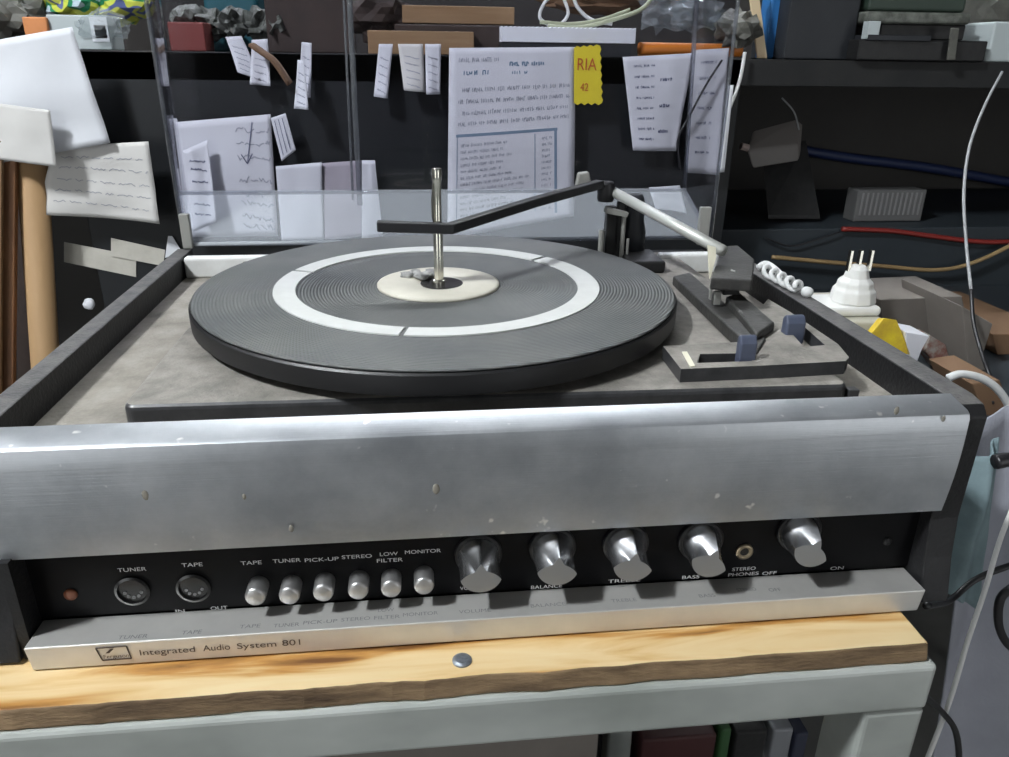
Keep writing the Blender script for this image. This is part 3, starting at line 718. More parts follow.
# ------------------------------------------------------------------ SHELF AND BLACK BOARD BEHIND
YS = .50
XS = Y(733, 150, YS).x
ZS = .128
shelf = thing('shelf_unit', 'dark workbench shelf behind the record player with papers hung on its black front', 'shelf', (0.3, .7, -.90))
o = link('front_board', box(NB(), -.395, XS, YS, YS+.018, -.90, ZS-.0002), M['board'], shelf, bevel=.001); o['label'] = 'black board covered in pinned papers'
link('shelf_top', box(NB(), -.80, 1.25, YS, .92, ZS-.030, ZS), M['shelf'], shelf, bevel=.001)
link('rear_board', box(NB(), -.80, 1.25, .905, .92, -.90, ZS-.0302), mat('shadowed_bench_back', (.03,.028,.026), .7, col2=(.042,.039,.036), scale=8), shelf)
link('end_board', box(NB(), -.815, -.800, YS+.001, .92, -.90, ZS), M['board'], shelf)
link('end_board', box(NB(), 1.25, 1.265, YS+.001, .92, -.90, ZS), M['board'], shelf)
# lower slate board right
zt1 = Y(860,228,.56).z; zb1 = Y(860,312,.56).z
o = link('lower_board', box(NB(), XS+.001, 1.249, .56, .90, zb1, zt1), M['slate'], shelf, bevel=.002); o['label'] = 'slate blue lower board'

# ---- papers
def paper(name, corners, m, label, cat, group=None, curl=.006, seed=0, marks=None, nU=16, nV=16, curlv=0, parent=None):
    "corners: TL, TR, BR, BL world points. marks(fn, bm) draws ink on it"
    TL, TR, BR, BL = [Vector(c) for c in corners]
    nrm = (TR-TL).cross(BL-TL).normalized()      # towards the camera side
    if nrm.y > 0: nrm = -nrm
    def S(u, v, h=0):
        p = TL.lerp(TR, u).lerp(BL.lerp(BR, u), v)
        w = curl*math.sin(PI*u*1.3+seed)*v + curl*.5*mnoise.noise(Vector((u*3, v*3, seed))) + curlv*v*v
        return p + nrm*(w+abs(curl)*.6+.0015+h)
    bm = NB(); g = [[bm.verts.new(S(i/nU, j/nV)) for i in range(nU+1)] for j in range(nV+1)]
    b = [[bm.verts.new(S(i/nU, j/nV, -.0003)) for i in range(nU+1)] for j in range(nV+1)]
    for j in range(nV):
        for i in range(nU):
            bm.faces.new([g[j][i], g[j][i+1], g[j+1][i+1], g[j+1][i]]); bm.faces.new([b[j][i], b[j+1][i], b[j+1][i+1], b[j][i+1]])
    for j in range(nV):
        bm.faces.new([g[j][0], g[j+1][0], b[j+1][0], b[j][0]]); bm.faces.new([g[j][nU], b[j][nU], b[j+1][nU], g[j+1][nU]])
    for i in range(nU):
        bm.faces.new([g[0][i], b[0][i], b[0][i+1], g[0][i+1]]); bm.faces.new([g[nV][i], g[nV][i+1], b[nV][i+1], b[nV][i]])
    if not marks:
        return single(name, bm, m, label, cat, group, smooth=True)
    base = min((TL, TR, BR, BL), key=lambda v: v.z)
    t = thing(name, label, cat, ((TL.x+TR.x)/2, TL.y, base.z), group)
    link('sheet', bm, m, t, smooth=True)
    for nm, mm, fn in marks:
        k = NB(); fn(k, S); link(nm, k, mm, t)
    return t
def stroke(bm, S, pts, w):
    "ribbon of ink following the sheet; pts in (u,v); w half-width in v units"
    P = [S(u, v, .0004) for u, v in pts]
    for i in range(len(P)-1):
        a, b = P[i], P[i+1]; d = (b-a)
        if d.length < 1e-6: continue
        n = Vector((-d.z, 0, d.x)).normalized()*w
        try: bm.faces.new([bm.verts.new(a-n), bm.verts.new(b-n), bm.verts.new(b+n), bm.verts.new(a+n)])
        except ValueError: pass
def scribble(u0, u1, v, h, slope=0, seed=0, w=.0005, words=4):
    def fn(bm, S):
        rnd = random.Random(seed); u = u0
        while u < u1:
            wl = rnd.uniform(.5,1.5)*(u1-u0)/words*.8; e = min(u+wl, u1); n = max(4, int((e-u)/.018)); pts = []
            for i in range(n+1):
                uu = u+(e-u)*i/n; pts.append((uu, v+slope*(uu-u0)+h*rnd.uniform(-1,1)*(.5 if i%2 else 1)))
            stroke(bm, S, pts, w); u = e+(u1-u0)*.04
    return fn
def lines(rows, u0=.1, u1=.9, h=.012, slope=0, seed=0, w=.0005, words=4):
    def fn(bm, S):
        for i, v in enumerate(rows): scribble(u0, u1, v, h, slope, seed*31+i, w, words)(bm, S)
    return fn
def printed(u0, u1, v, h, seed=0, w=.0003, du=.011):
    "a row of small upright letter-like strokes grouped in words"
    def fn(bm, S):
        rnd = random.Random(seed); u = u0; k = rnd.randint(3, 8)
        while u < u1:
            hh = h*rnd.uniform(.6, 1); vv = v+rnd.uniform(-.1,.1)*h
            stroke(bm, S, [(u, vv-hh), (u+rnd.uniform(-.2,.2)*du, vv+hh)], w)
            if rnd.random() < .5: stroke(bm, S, [(u, vv+rnd.choice((-hh,0,hh))), (u+du*.8, vv+rnd.choice((-hh,0,hh)))], w)
            u += du; k -= 1
            if k <= 0: u += du*1.3; k = rnd.randint(3, 8)
    return fn
Q = lambda pts, y: [Y(px, py, y) for px, py in pts]
paper('paper_sheet', Q([(-30,45),(74,27),(110,143),(-30,168)], .46), M['paper'], 'large blank white sheet hung over the shelf edge at far left', 'paper', curl=.006, seed=1)
paper('paper_slip', Q([(-25,100),(51,110),(57,167),(-25,155)], .445), M['paper2'], 'small blank off-white slip overlapping the large white sheet at far left', 'paper', curl=.002, seed=.3)
def cross(bm, S):
    for a, b in (((.60,.05),(.52,.35)),((.50,.10),(.66,.30))): stroke(bm, S, [a, b], .0007)
paper('handwritten_note', Q([(55,146),(150,141),(161,223),(42,213)], .475), M['paper2'], 'ruled handwritten note hanging below the large white sheet, left of the lid', 'paper', curl=.006, seed=2.2,
      marks=[('handwriting', M['faint_ink'], lines([.15,.3,.47,.62,.78], .1,.95,.02,.08,5,.0004,6))])
paper('handwritten_note', Q([(176,122),(271,114),(278,236),(190,236)], .487), M['paper3'], 'large grey handwritten sheet seen through the left side of the lid', 'paper', curl=.003, seed=.8,
      marks=[('handwriting', M['faint_ink'], lines([.1,.2,.32,.5,.62,.7,.82,.9], .62,.97,.03,.1,9,.0006,3)), ('pencil_arrow', M['blue_ink'], lambda b, S: stroke(b, S, [(.80,.05),(.72,.38),(.66,.30),(.72,.38),(.78,.30)], .0006))])
paper('handwritten_note', Q([(184,150),(208,140),(219,220),(196,229)], .474), M['paper3'], 'narrow handwritten strip with curled lower end over the grey sheet behind the lid', 'paper', curl=.003, seed=1.4, curlv=.012,
      marks=[('handwriting', M['blue_ink'], lines([.15,.25,.4,.55,.68,.8], .2,.8,.02,.15,12,.0005,2))])
paper('paper_sheet', Q([(276,166),(322,162),(324,240),(282,240)], .484), M['paper3'], 'blank pale sheet right of the grey handwritten sheet, behind the lid', 'paper', curl=.002, seed=.1)
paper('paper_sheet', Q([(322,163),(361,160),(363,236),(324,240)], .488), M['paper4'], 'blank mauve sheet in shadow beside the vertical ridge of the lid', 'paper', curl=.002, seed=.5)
paper('paper_slip', Q([(362,160),(375,160),(383,236),(362,238)], .488), M['paper3'], 'narrow blank pale slip just right of the vertical ridge of the lid', 'paper', curl=.002, seed=.6)
# the letter with a table
def dash_block(rows, u0, u1, w, seed, n=9, h=.009):
    return lines(rows, u0, u1, h, 0, seed, w, n)
def table(bm, S):
    for a, b, w in (((.06,.445),(.86,.455),.0016),((.845,.45),(.855,.96),.0016),((.07,.45),(.07,.96),.0004),((.68,.47),(.69,.93),.0004)):
        n = 8; stroke(bm, S, [(a[0]+(b[0]-a[0])*i/n, a[1]+(b[1]-a[1])*i/n) for i in range(n+1)], w)
def rows(bm, S):
    rnd = random.Random(4)
    for i in range(13):
        v = .50+.035*i
        printed(.10,.5+rnd.uniform(-.1,.15),v,.009,i+50)(bm,S); printed(.74,.82,v,.009,i+90)(bm,S)
paper('typed_letter', Q([(449,48),(575,47),(574,216),(447,237)], .484), M['paper3'], 'tall typed letter with blue-lined table hanging behind the spindle', 'paper', curl=.004, seed=.9, nV=30,
      marks=[('printed_text', M['faint_ink'], lambda b, S: [printed(.08+.03*(i%2), (.40 if i == 0 else .95), v, .012, i, .0004, .014)(b, S) for i, v in enumerate((.06,.21,.27,.33,.385))]), ('heading', M['slate_ink'], lambda b, S: (printed(.48,.76,.085,.012,8,.0008,.018)(b,S), printed(.50,.62,.13,.010,18,.0005,.018)(b,S), printed(.12,.32,.125,.012,9,.0006,.02)(b,S))),
             ('table_frame', M['slate_ink'], table), ('table_text', M['faint_ink'], rows)])
# yellow zigzag tag
bm = NB(); tl, tr_, br, bl = Q([(574,47),(600,45),(602,104),(574,104)], .479)
n = 14; ptsT = []
def lerpq(u, v): return tl.lerp(tr_, u).lerp(bl.lerp(br, u), v)
loop = [lerpq(u/8, (-.015 if u % 2 else .015)) for u in range(9)] + [lerpq(1+(.04 if k % 2 else -.02), k/n) for k in range(1, n)] + [lerpq(1-u/8, 1+(.02 if u % 2 else -.02)) for u in range(9)]
F = [bm.verts.new(v) for v in loop]; G = [bm.verts.new(v+Vector((0,.0006,0))) for v in loop]
bm.faces.new(F); bm.faces.new(G[::-1])
for i in range(len(F)): bm.faces.new([F[i], G[i], G[(i+1)%len(F)], F[(i+1)%len(F)]])
yt = thing('yellow_tag', 'yellow card tag with zigzag edges beside the typed letter', 'tag', (tl.x, tl.y, bl.z))
link('card', bm, M['yellow'], yt)
bm = NB(); a = Y(577,76.5,.4785); b = Y(596,76.5,.4785); text_bm(bm, 'RIA', (a.x,.4785,Y(577,70,.4785).z), (1,0,0), (0,0,1), width=b.x-a.x, height=.0125, nz=.0002)
a = Y(580,92,.4785); b = Y(588,92,.4785); text_bm(bm, '42', (a.x,.4785,Y(580,91,.4785).z), (1,0,0), (0,0,1), width=b.x-a.x, height=.0085, nz=.0002)
link('lettering', bm, M['red_ink'], yt)
paper('receipt', Q([(622,57),(693,53),(676,151),(632,150)], .486), M['paper3'], 'tapering printed receipt hanging right of the yellow tag', 'paper', curl=.003, seed=.4,
      marks=[('printed_text', M['blue_ink'], lambda b, S: [printed(.15,.45,.1+.11*i,.014,i,.0003,.02)(b,S) for i in range(8)] + [printed(.55,.75,.25+.27*i,.018,40+i,.0006,.03)(b,S) for i in range(3)])])
paper('receipt', Q([(692,50),(728,48),(718,175),(684,172)], .484), M['paper3'], 'long narrow printed receipt seen through the right wall of the lid', 'paper', curl=.003, seed=1.9,
      marks=[('printed_text', M['blue_ink'], lambda b, S: [printed(.25,.70,.1+.12*i,.012,i+5,.0004,.05)(b,S) for i in range(7)])])
paper('paper_slip', Q([(727,85),(733,85),(724,172),(718,172)], .478), M['paper'], 'thin bright white slip at the right edge of the narrow receipt', 'paper', curl=.001, seed=.2)
paper('glint_sheet', Q([(648,187),(679,185),(686,213),(654,208)], .488), M['paper'], 'white sheet standing in for a lamp glint on the lid, above the tonearm tube', 'paper', curl=.003, seed=2)  # white sheet added in place of a lamp reflection in the lid
# hanging label tags over the shelf edge
def hang(pts, m, label, marks=True, y=.490, seed=0):
    paper('paper_tag', Q(pts, y), m, label, 'tag', 'paper tags hanging from the shelf edge', curl=.0025, seed=seed, nU=6, nV=12, curlv=.008 if marks else 0,
          marks=[('handwriting', M['faint_ink'], lines([.25,.4,.55,.7,.85], .2,.8,.02,.1,int(seed*10),.0004,2))])
hang([(226,37),(242,36),(262,80),(240,72)], M['paper3'], 'leftmost paper tag, bent, behind the left of the lid', seed=1)
hang([(252,40),(268,39),(272,86),(252,84)], M['paper3'], 'paper tag beside the brown strap behind the lid', seed=2)
hang([(302,42),(312,43),(312,97),(299,97)], M['paper3'], 'narrow paper tag hanging left of the lid ridge', seed=3)
hang([(298,60),(304,60),(310,109),(295,108)], M['paper'], 'white paper tag with a bright lower end left of the lid ridge', seed=4, y=.474)
hang([(379,44),(393,44),(388,98),(374,96)], M['paper3'], 'curved paper tag just right of the lid ridge', seed=5)
hang([(398,44),(423,44),(425,92),(404,90)], M['paper2'], 'widest paper tag, between two narrow ones left of the letter', seed=6)
hang([(425,44),(441,44),(440,94),(426,94)], M['paper3'], 'paper tag hanging nearest the typed letter', seed=7)
paper('paper_tag', Q([(271,118),(286,113),(296,150),(282,161)], .480), M['paper3'], 'tilted ruled paper tag above the blank pale sheet behind the lid', 'tag', curl=.001, seed=.5, marks=[('ruled_lines', M['blue_ink'], lambda b, S: [stroke(b, S, [(u,.08),(u,.9)], .0004) for u in (.2,.45,.7)])])
bm = NB(); tube(bm, spline([Y(252,45,.470), Y(262,52,.468), Y(275,62,.468), Y(290,84,.470)], 6), .010, 8, 0, .3)
single('brown_strap', bm, M['carton'], 'short brown strap hanging over the shelf edge among the paper tags', 'strap', smooth=True)
# masking tape strips on the board
tp = thing('masking_tape', 'two torn overlapping strips of aged masking tape low on the black board', 'tape', Y(112,258,.497))
link('strip', slab(NB(), Q([(64,242),(136,256),(136,277),(64,262)], .499), .0006), M['tape'], tp)
link('strip', slab(NB(), Q([(111,238),(165,250),(163,266),(111,256)], .4975), .0006), M['tape'], tp)
link('fragment', slab(NB(), Q([(168,236),(172,236),(182,252),(165,258)], .4965), .0006), M['paper'], tp)
bm = NB(); blob(bm, Y(89,304,.492), (.0068,.004,.0072), .25, 2, 2, 3)
single('paper_wad', bm, M['paper'], 'small round white wad stuck low on the black board at left', 'wad', smooth=True)
# cardboard tube and wood strips leaning at far left
def leaner(name, px0, py0, px1, py1, y, r, m, label, cat, flat=None):
    a = Y(px0, py0, y); b = Y(px1, py1, y); d = (b-a); k = (-.9-a.z)/d.z; e = a+d*k
    bm = NB()
    if flat:
        w, t = flat; hexa(bm, [e+Vector(v) for v in ((-w,-t,0),(w,-t,0),(w,t,0),(-w,t,0))], [a+Vector(v) for v in ((-w,-t,0),(w,-t,0),(w,t,0),(-w,t,0))])
        single(name, bm, m, label, cat, bevel=.001)
    else:
        tube(bm, [e, a], r, 24); single(name, bm, m, label, cat, smooth=True)
leaner('cardboard_tube', 31, 150, 46, 370, .472, .0155, M['tan'], 'tan cardboard tube standing at far left below the papers', 'tube')
leaner('wood_strip', 11, 140, 9, 395, .455, 0, M['wood'], 'reddish brown wooden strip standing left of the cardboard tube', 'wood', (.0065,.004))
leaner('wood_strip', -1, 140, -2, 395, .444, 0, M['lwood'], 'paler thin wooden strip at the very left edge', 'wood', (.004,.003))
leaner('wood_strip', 21, 190, 25, 370, .492, 0, M['dbrown'], 'dark wooden strip in shadow close behind the cardboard tube', 'wood', (.008,.003))

# ------------------------------------------------------------------ CLUTTER ON THE SHELF
def cbox(name, x0, x1, ytop, m, label, cat, y=.52, depth=.06, ybot=None, bevel=.0015, parts=None, zbase=ZS, skew=0):
    a = Y(x0, 45, y); b = Y(x1, 45, y); t = Y((x0+x1)/2, ytop, y).z
    bm = NB(); box(bm, a.x, b.x, y, y+depth, zbase+.0003, t)
    if not parts: return single(name, bm, m, label, cat, bevel=bevel)
    r = thing(name, label, cat, ((a.x+b.x)/2, y+depth/2, zbase+.0003)); link('body', bm, m, r, bevel=bevel)
    for nm, mm, (u0,u1,v0,v1) in parts:
        w = b.x-a.x; h = t-zbase; k = NB(); box(k, a.x+w*u0, a.x+w*u1, y-.0008, y+.001, zbase+h*v0, zbase+h*v1); link(nm, k, mm, r)
    return r
def crumple(name, x0, x1, y0, y1, m, label, cat, y=.53, dp=.03, amp=.5, seed=0, n=1, sub=3):
    bm = NB()
    a = Y(x0,(y0+y1)/2,y); b = Y(x1,(y0+y1)/2,y); zt2 = Y((x0+x1)/2,y0,y).z; zb2 = max(Y((x0+x1)/2,y1,y).z, ZS)
    cz = (zt2+zb2)/2; hz = max((zt2-zb2)/2, .006)
    if zb2 <= ZS+.001: cz = ZS+hz
    for k in range(n):
        f = (k+.5)/n; blob(bm, (a.x+(b.x-a.x)*f, y+dp*.5*(k % 2), cz), ((b.x-a.x)/2/n*1.3, dp, hz), amp, 2.6, sub, seed+k)
    for v in bm.verts:
        if v.co.z < ZS+.0004: v.co.z = ZS+.0004
    return single(name, bm, m, label, cat, smooth=False)
crumple('crumpled_bag', -20, 30, -12, 40, M['gbag'], 'dark olive crumpled bag at the far left end of the shelf', 'bag', seed=2, y=.56)
cbox('carton', 27, 51, 17, M['ocard'], 'small orange card box above the large white sheet', 'box', y=.505, depth=.03)
cbox('carton', 51, 112, 15, M['lgrey'], 'long pale carton with an orange end label on the shelf at left', 'box', y=.51, depth=.04, parts=[('end_label', M['paper'], (.70,.98,.25,.95)), ('orange_label', mat('ochre_label', (.62,.33,.05), .6), (.76,.95,.35,.72))])
crumple('printed_bag', 48, 142, -18, 22, M['print'], 'yellow, green and blue printed bag lying behind the pale carton', 'bag', y=.585, seed=5, amp=.35, n=2)
bm = NB(); blob(bm, Y(104,38,.515)+Vector((0,0,.012)), (.028,.018,.014), .5, 3, 3, 9)
for v in bm.verts:
    if v.co.z < ZS+.0004: v.co.z = ZS+.0004
single('polythene_bag', bm, M['bagclear'], 'crumpled clear polythene on the shelf edge right of the pale carton', 'bag')
cbox('carton', 170, 206, 22, M['red'], 'dull red box on the shelf seen through the left of the lid', 'box', y=.515, depth=.04)
crumple('packet_heap', 176, 290, 8, 40, M['pale'], 'heap of pale greenish packets behind the red box', 'packets', y=.565, seed=11, n=5, amp=.6)
cbox('plastic_tub', 208, 262, -14, M['teal'], 'teal plastic tub on the shelf above the packets', 'tub', y=.62, depth=.08, bevel=.006)
cbox('carton', 268, 352, -12, M['dbrown'], 'dark brown box on the shelf left of the lid ridge', 'box', y=.54, depth=.08)
cbox('wooden_block', 368, 474, 31, M['lwood'], 'thin wooden batten lying on the shelf edge left of the letter', 'wood', y=.503, depth=.018, bevel=.0008)
bm = NB(); a = Y(402,12,.545); b = Y(514,12,.545); box(bm, a.x, b.x, .540, .562, Y(460,24,.54).z, Y(460,6,.54).z)
wb = single('wooden_block', bm, M['lwood'], 'thicker wooden batten resting higher up behind the thin one', 'wood', bevel=.001)
cbox('carton', 395, 520, 25, M['dbrown'], 'low dark box carrying the thicker wooden batten', 'box', y=.525, depth=.05)
crumple('cloth_bundle', 352, 402, -10, 40, M['dbrown'], 'dark brown cloth bundle on the shelf above the curved paper tag', 'cloth', y=.56, seed=21)
# notepad with fluted edge
a = Y(502,30,.497); b = Y(636,30,.497); z1 = Y(570,27,.497).z; z0 = ZS+.0003
np_ = thing('notepad', 'white pad with a wavy edge lying on the shelf above the typed letter', 'pad', ((a.x+b.x)/2, .52, z0))
bm = NB(); prof = []
nW = 60
for i in range(nW+1): prof.append((a.x+(b.x-a.x)*i/nW, z1-(.0016 if i % 2 else 0)))
prism(bm, prof+[(b.x, z0+.0145), (a.x, z0+.0145)], 'y', .497, .56); link('pages', bm, M['paper'], np_)
bm = NB(); box(bm, a.x, b.x-.004, .4985, .562, z0, z0+.0140); link('backing', bm, M['dgrey'], np_)
# cables on shelf
def cable(px, y, r, m, label, zoff=0, sm=8, name='cable', cat='cable'):
    pts = [Y(p[0], p[1], (p[2] if len(p) > 2 else y)) for p in px]
    return single(name, tube(NB(), pts, r, 8, sm), m, label, cat, smooth=True)
cable([(548,26),(575,28),(605,22),(640,10),(655,-6)], .53, .0024, M['grncab'], 'pale green cable lying on the white pad')
cable([(540,22),(570,24),(600,20),(630,10)], .545, .0022, M['grncab'], 'second pale green cable close behind the first')
cable([(562,-6),(568,14),(556,26),(540,18),(545,2),(556,-6)], .56, .0020, M['whtcab'], 'looped white cable standing on the shelf left of the green cables')
cable([(572,-8),(578,8),(592,20),(612,24)], .565, .0022, M['whtcab'], 'white cable running down to the shelf beside the looped one')
crumple('brown_packet', 560, 645, -12, 14, M['carton'], 'brown packet lying behind the loops of white cable', 'packet', y=.61, seed=31, amp=.4)
crumple('polythene_bag', 648, 718, -12, 30, M['bagclear'], 'clear crumpled polythene above the orange-handled tool', 'bag', y=.57, seed=35, n=2, amp=.6)
bm = NB(); a = Y(640,38,.515); b = Y(742,34,.535); zc_ = ZS+.0095
tube(bm, [(a.x,.515,zc_),(a.x+.02,.517,zc_),(a.x+.05,.521,zc_),(b.x-.02,.532,zc_),(b.x,.535,zc_)], [.0075,.0085,.009,.007,.006][0], 14, 4)
single('tool_handle', bm, M['orange'], 'orange plastic tool handle lying on the shelf above the receipts', 'tool', smooth=True)
crumple('green_packet', 722, 752, 10, 48, M['gbag'], 'small olive packet on the shelf right of the orange tool', 'packet', y=.53, seed=37)
bm = NB(); a = Y(764,48,.52); a.z = ZS+.001; b = Y(752,-25,.52)
slab(bm, [a+Vector((-.006,0,0)), a+Vector((.006,0,0)), b+Vector((.006,0,0)), b+Vector((-.006,0,0))], -.004)
single('wooden_stick', bm, mat('pale_stick', (.66,.52,.33), .6), 'flat pale wooden stick standing on the shelf near its right half', 'stick', bevel=.0008)
cbox('blue_box', 766, 784, -3, M['blue'], 'bright blue plastic box behind the flat pale stick', 'box', y=.545, depth=.03, bevel=.003)
cbox('black_case', 785, 854, -30, M['dgrey'], 'tall plain dark case on the shelf right of the blue box', 'case', y=.515, depth=.10, bevel=.002)
# black device with lid and clip
dv = thing('black_toolbox', 'black open case with pale rim and hanging clip at the shelf right end', 'case', (Y(920,60,.49).x, .54, ZS+.0003))
def dpart(nm, x0, x1, y0, y1, m, d0=.49, d1=.60, bv=.002, zmin=None):
    a = Y(x0,(y0+y1)/2,d0); b = Y(x1,(y0+y1)/2,d0); z1_ = Y((x0+x1)/2,y0,d0).z; z0_ = Y((x0+x1)/2,y1,d0).z
    if zmin is not None: z0_ = max(z0_, zmin)
    link(nm, box(NB(), a.x, b.x, d0, d1, z0_, z1_), m, dv, bevel=bv)
dpart('body', 857, 985, 40, 75, M['black'], zmin=ZS+.0003); dpart('tray', 868, 932, 35, 41, M['dgrey'], .486, .56, .001)
dpart('lid_rim', 866, 972, 12, 24, M['pale'], .50, .59, .004); dpart('lid', 870, 968, -14, 12, mat('dark_green_case', (.02,.035,.025), .5), .51, .59, .004)
dpart('neck', 880, 965, 24, 40, M['black'], .51, .57)
dpart('latch', 868, 880, 21, 39, M['lgrey'], .487, .50, .001)
a = Y(951,45,.484)
link('clip', slab(NB(), [Y(950,28,.484), Y(958,28,.484), Y(954,60,.484), Y(946,60,.484)], -.003), M['gbag'], dv, bevel=.001)
crumple('crumpled_bag', 955, 1060, -22, 62, M['gbag'], 'olive grey bag lying at the far right of the shelf', 'bag', y=.66, seed=41, amp=.3)
cbox('plastic_box', 990, 1060, 22, M['lgrey'], 'light grey plastic box at the right edge of the picture on the shelf', 'box', y=.50, depth=.08, bevel=.003)
cable([(745,52),(741,75),(736,92),(726,118),(724,135)], .488, .0022, M['whtcab'], 'short white wire curving over the shelf edge at the right of the lid')
cable([(722,60),(706,85),(690,115),(678,140),(680,170)], .470, .0014, M['blkcab'], 'thin black wire hanging across the receipts')
# long hanging wire at far right, pale above and black below
ww = thing('hanging_wire', 'long thin wire hanging down at far right, pale above and dark below', 'wire', Y(995,405,.10))
pts = [Y(1002,72,.46), Y(985,105,.42), Y(970,145,.38), Y(964,190,.33), Y(966,240,.28), Y(971,290,.22)]
link('pale_length', tube(NB(), pts, .0016, 8, 8), M['grycab'], ww, smooth=True)
pts = [Y(971,290,.22), Y(974,325,.18), Y(984,360,.14), Y(993,385,.12), Y(992,403,.10)]
link('dark_length', tube(NB(), pts, .0018, 8, 8), M['blkcab'], ww, smooth=True)

# ------------------------------------------------------------------ RIGHT-HAND SHADOWED SPACE
zl_ = zt1
ad = thing('plug_adaptor', 'dim grey multi-way plug adaptor with a black plug, under the shelf right of the lid', 'adaptor', Y(780,210,.62))
bm = NB(); hexa(bm, Q([(746,150),(800,145),(800,162),(752,170)], .60), Q([(752,130),(796,118),(804,124),(760,140)], .62)); link('body', bm, mat('dim_grey_adaptor', (.17,.155,.145), .5), ad, bevel=.004)
bm = NB(); hexa(bm, Q([(768,215),(820,215),(820,219),(768,219)], .60), Q([(762,150),(806,140),(806,142),(762,152)], .64)); link('plug', bm, M['black'], ad, bevel=.003)
o = link('pin_prong', tube(NB(), [Y(741,146,.60), Y(748,148,.60)], .005, 10), mat('pinkish_knob', (.42,.33,.3), .5), ad)
cable([(800,150),(850,158),(930,168),(1009,182),(1060,190)], .8875, .0085, M['bluecab'], 'thick dark blue cable running under the shelf')
cable([(782,98),(794,112),(799,130)], .60, .0012, M['grycab'], 'thin grey wire rising from the plug adaptor')
cable([(842,229),(890,231),(930,236),(985,242),(1050,240)], .555, .0035, M['redcab'], 'red cable lying along the top of the slate board')
cable([(772,257),(825,262),(880,266),(935,270),(975,262),(1030,236)], .545, .0030, M['brncab'], 'brown cable draped across the front of the slate board')
cable([(765,238),(790,246),(815,240),(840,232)], .553, .0012, M['blkcab'], 'thin black wire loop on the slate board')
vp = thing('terminal_strip', 'dim slotted metal terminal strip lying on the slate board under the shelf', 'strip', Y(887,218,.60))
a = Y(854,216,.60); b = Y(921,220,.60); z1 = Y(887,190,.60).z
link('body', box(NB(), a.x, b.x, .60, .63, zt1+.0003, z1), M['oldmetal'], vp, bevel=.002)
bm = NB()
for k in range(13):
    x = a.x+.008+(b.x-a.x-.016)*k/12; box(bm, x-.0012, x+.0012, .5985, .601, zt1+.010, z1-.004)
link('slots', bm, mat('pale_slot', (.19,.19,.19), .5), vp)
bm = NB(); blob(bm, Y(840,232,.57), (.012,.006,.004), .4, 2, 2, 8)
single('metal_tag', bm, mat('tan_tag', (.42,.33,.25), .5), 'small tan tag at the left end of the red cable', 'tag')
# side bench that carries the adapter and cartons
ZSB = -.155
sb = thing('side_bench', 'low dark bench to the right of the record player holding the adapter and cartons', 'bench', (.6, .25, -.90))
link('bench_top', box(NB(), .262, 1.0, .02, .498, ZSB-.02, ZSB), M['slate'], sb, bevel=.002)
for x, y in ((.27,.03),(.96,.03),(.27,.46),(.96,.46)): link('leg', box(NB(), x, x+.03, y, y+.03, -.90, ZSB-.0202), M['oldmetal'], sb)
# white adapter on a pale box
yA_ = .20
a = Y(800,352,yA_); b = Y(882,352,yA_); z1 = Y(850,322,yA_).z
pb = single('pale_box', box(NB(), a.x-.02, b.x, yA_, yA_+.10, ZSB+.0003, z1), mat('cream_box', (.58,.56,.47), .6), 'cream box under the white adapter, right of the record player', 'box', bevel=.003)
wa = thing('white_adapter', 'bright white plug adapter with metal prongs upright on the cream box', 'adapter', (Y(845,320,.24).x, .24, z1))
q = Y(843,322,.235); bm = NB()
box(bm, q.x-.038, q.x+.024, .212, .262, z1+.0003, z1+.010); link('base', bm, M['white_pl'], wa, bevel=.004)
lathe_p = [(.022,z1+.010),(.020,z1+.022),(.0175,z1+.024),(.0165,z1+.030),(.012,z1+.034),(.010,z1+.042),(.006,z1+.046),(0,z1+.046)]
bm = NB(); lathe(bm, lathe_p, 10, (Y(852,300,.235).x,.235,0)); link('plug_body', bm, M['white_pl'], wa, bevel=.002)
bm = NB()
for dx in (-.010, 0, .011):
    x = Y(852,300,.235).x+dx; box(bm, x-.0012, x+.0012, .233, .238, z1+.040, z1+.060)
link('prong', bm, M['chrome'], wa)
# yellow pouch
bm = NB(); c = Y(890,338,.17)
hexa(bm, [Vector((v.x, v.y, v.z)) for v in Q([(868,346),(906,358),(906,356),(868,344)], .15)], Q([(880,322),(895,320),(898,322),(884,324)], .19))
yp = Q([(866,340),(884,318),(897,320),(912,356),(893,352),(870,346)], .16)
bm.free(); bm = NB(); F = [bm.verts.new(v) for v in yp]; G = [bm.verts.new(v+Vector((.002,.012,-.004))) for v in yp]
bm.faces.new(F); bm.faces.new(G[::-1])
for i in range(6): bm.faces.new([F[i], G[i], G[(i+1)%6], F[(i+1)%6]])
single('yellow_pouch', bm, mat('bright_yellow', (.85,.66,.02), .5, col2=(.6,.38,.03), scale=60, var=.4), 'bright yellow pouch leaning beside the cream box', 'pouch', bevel=.001)
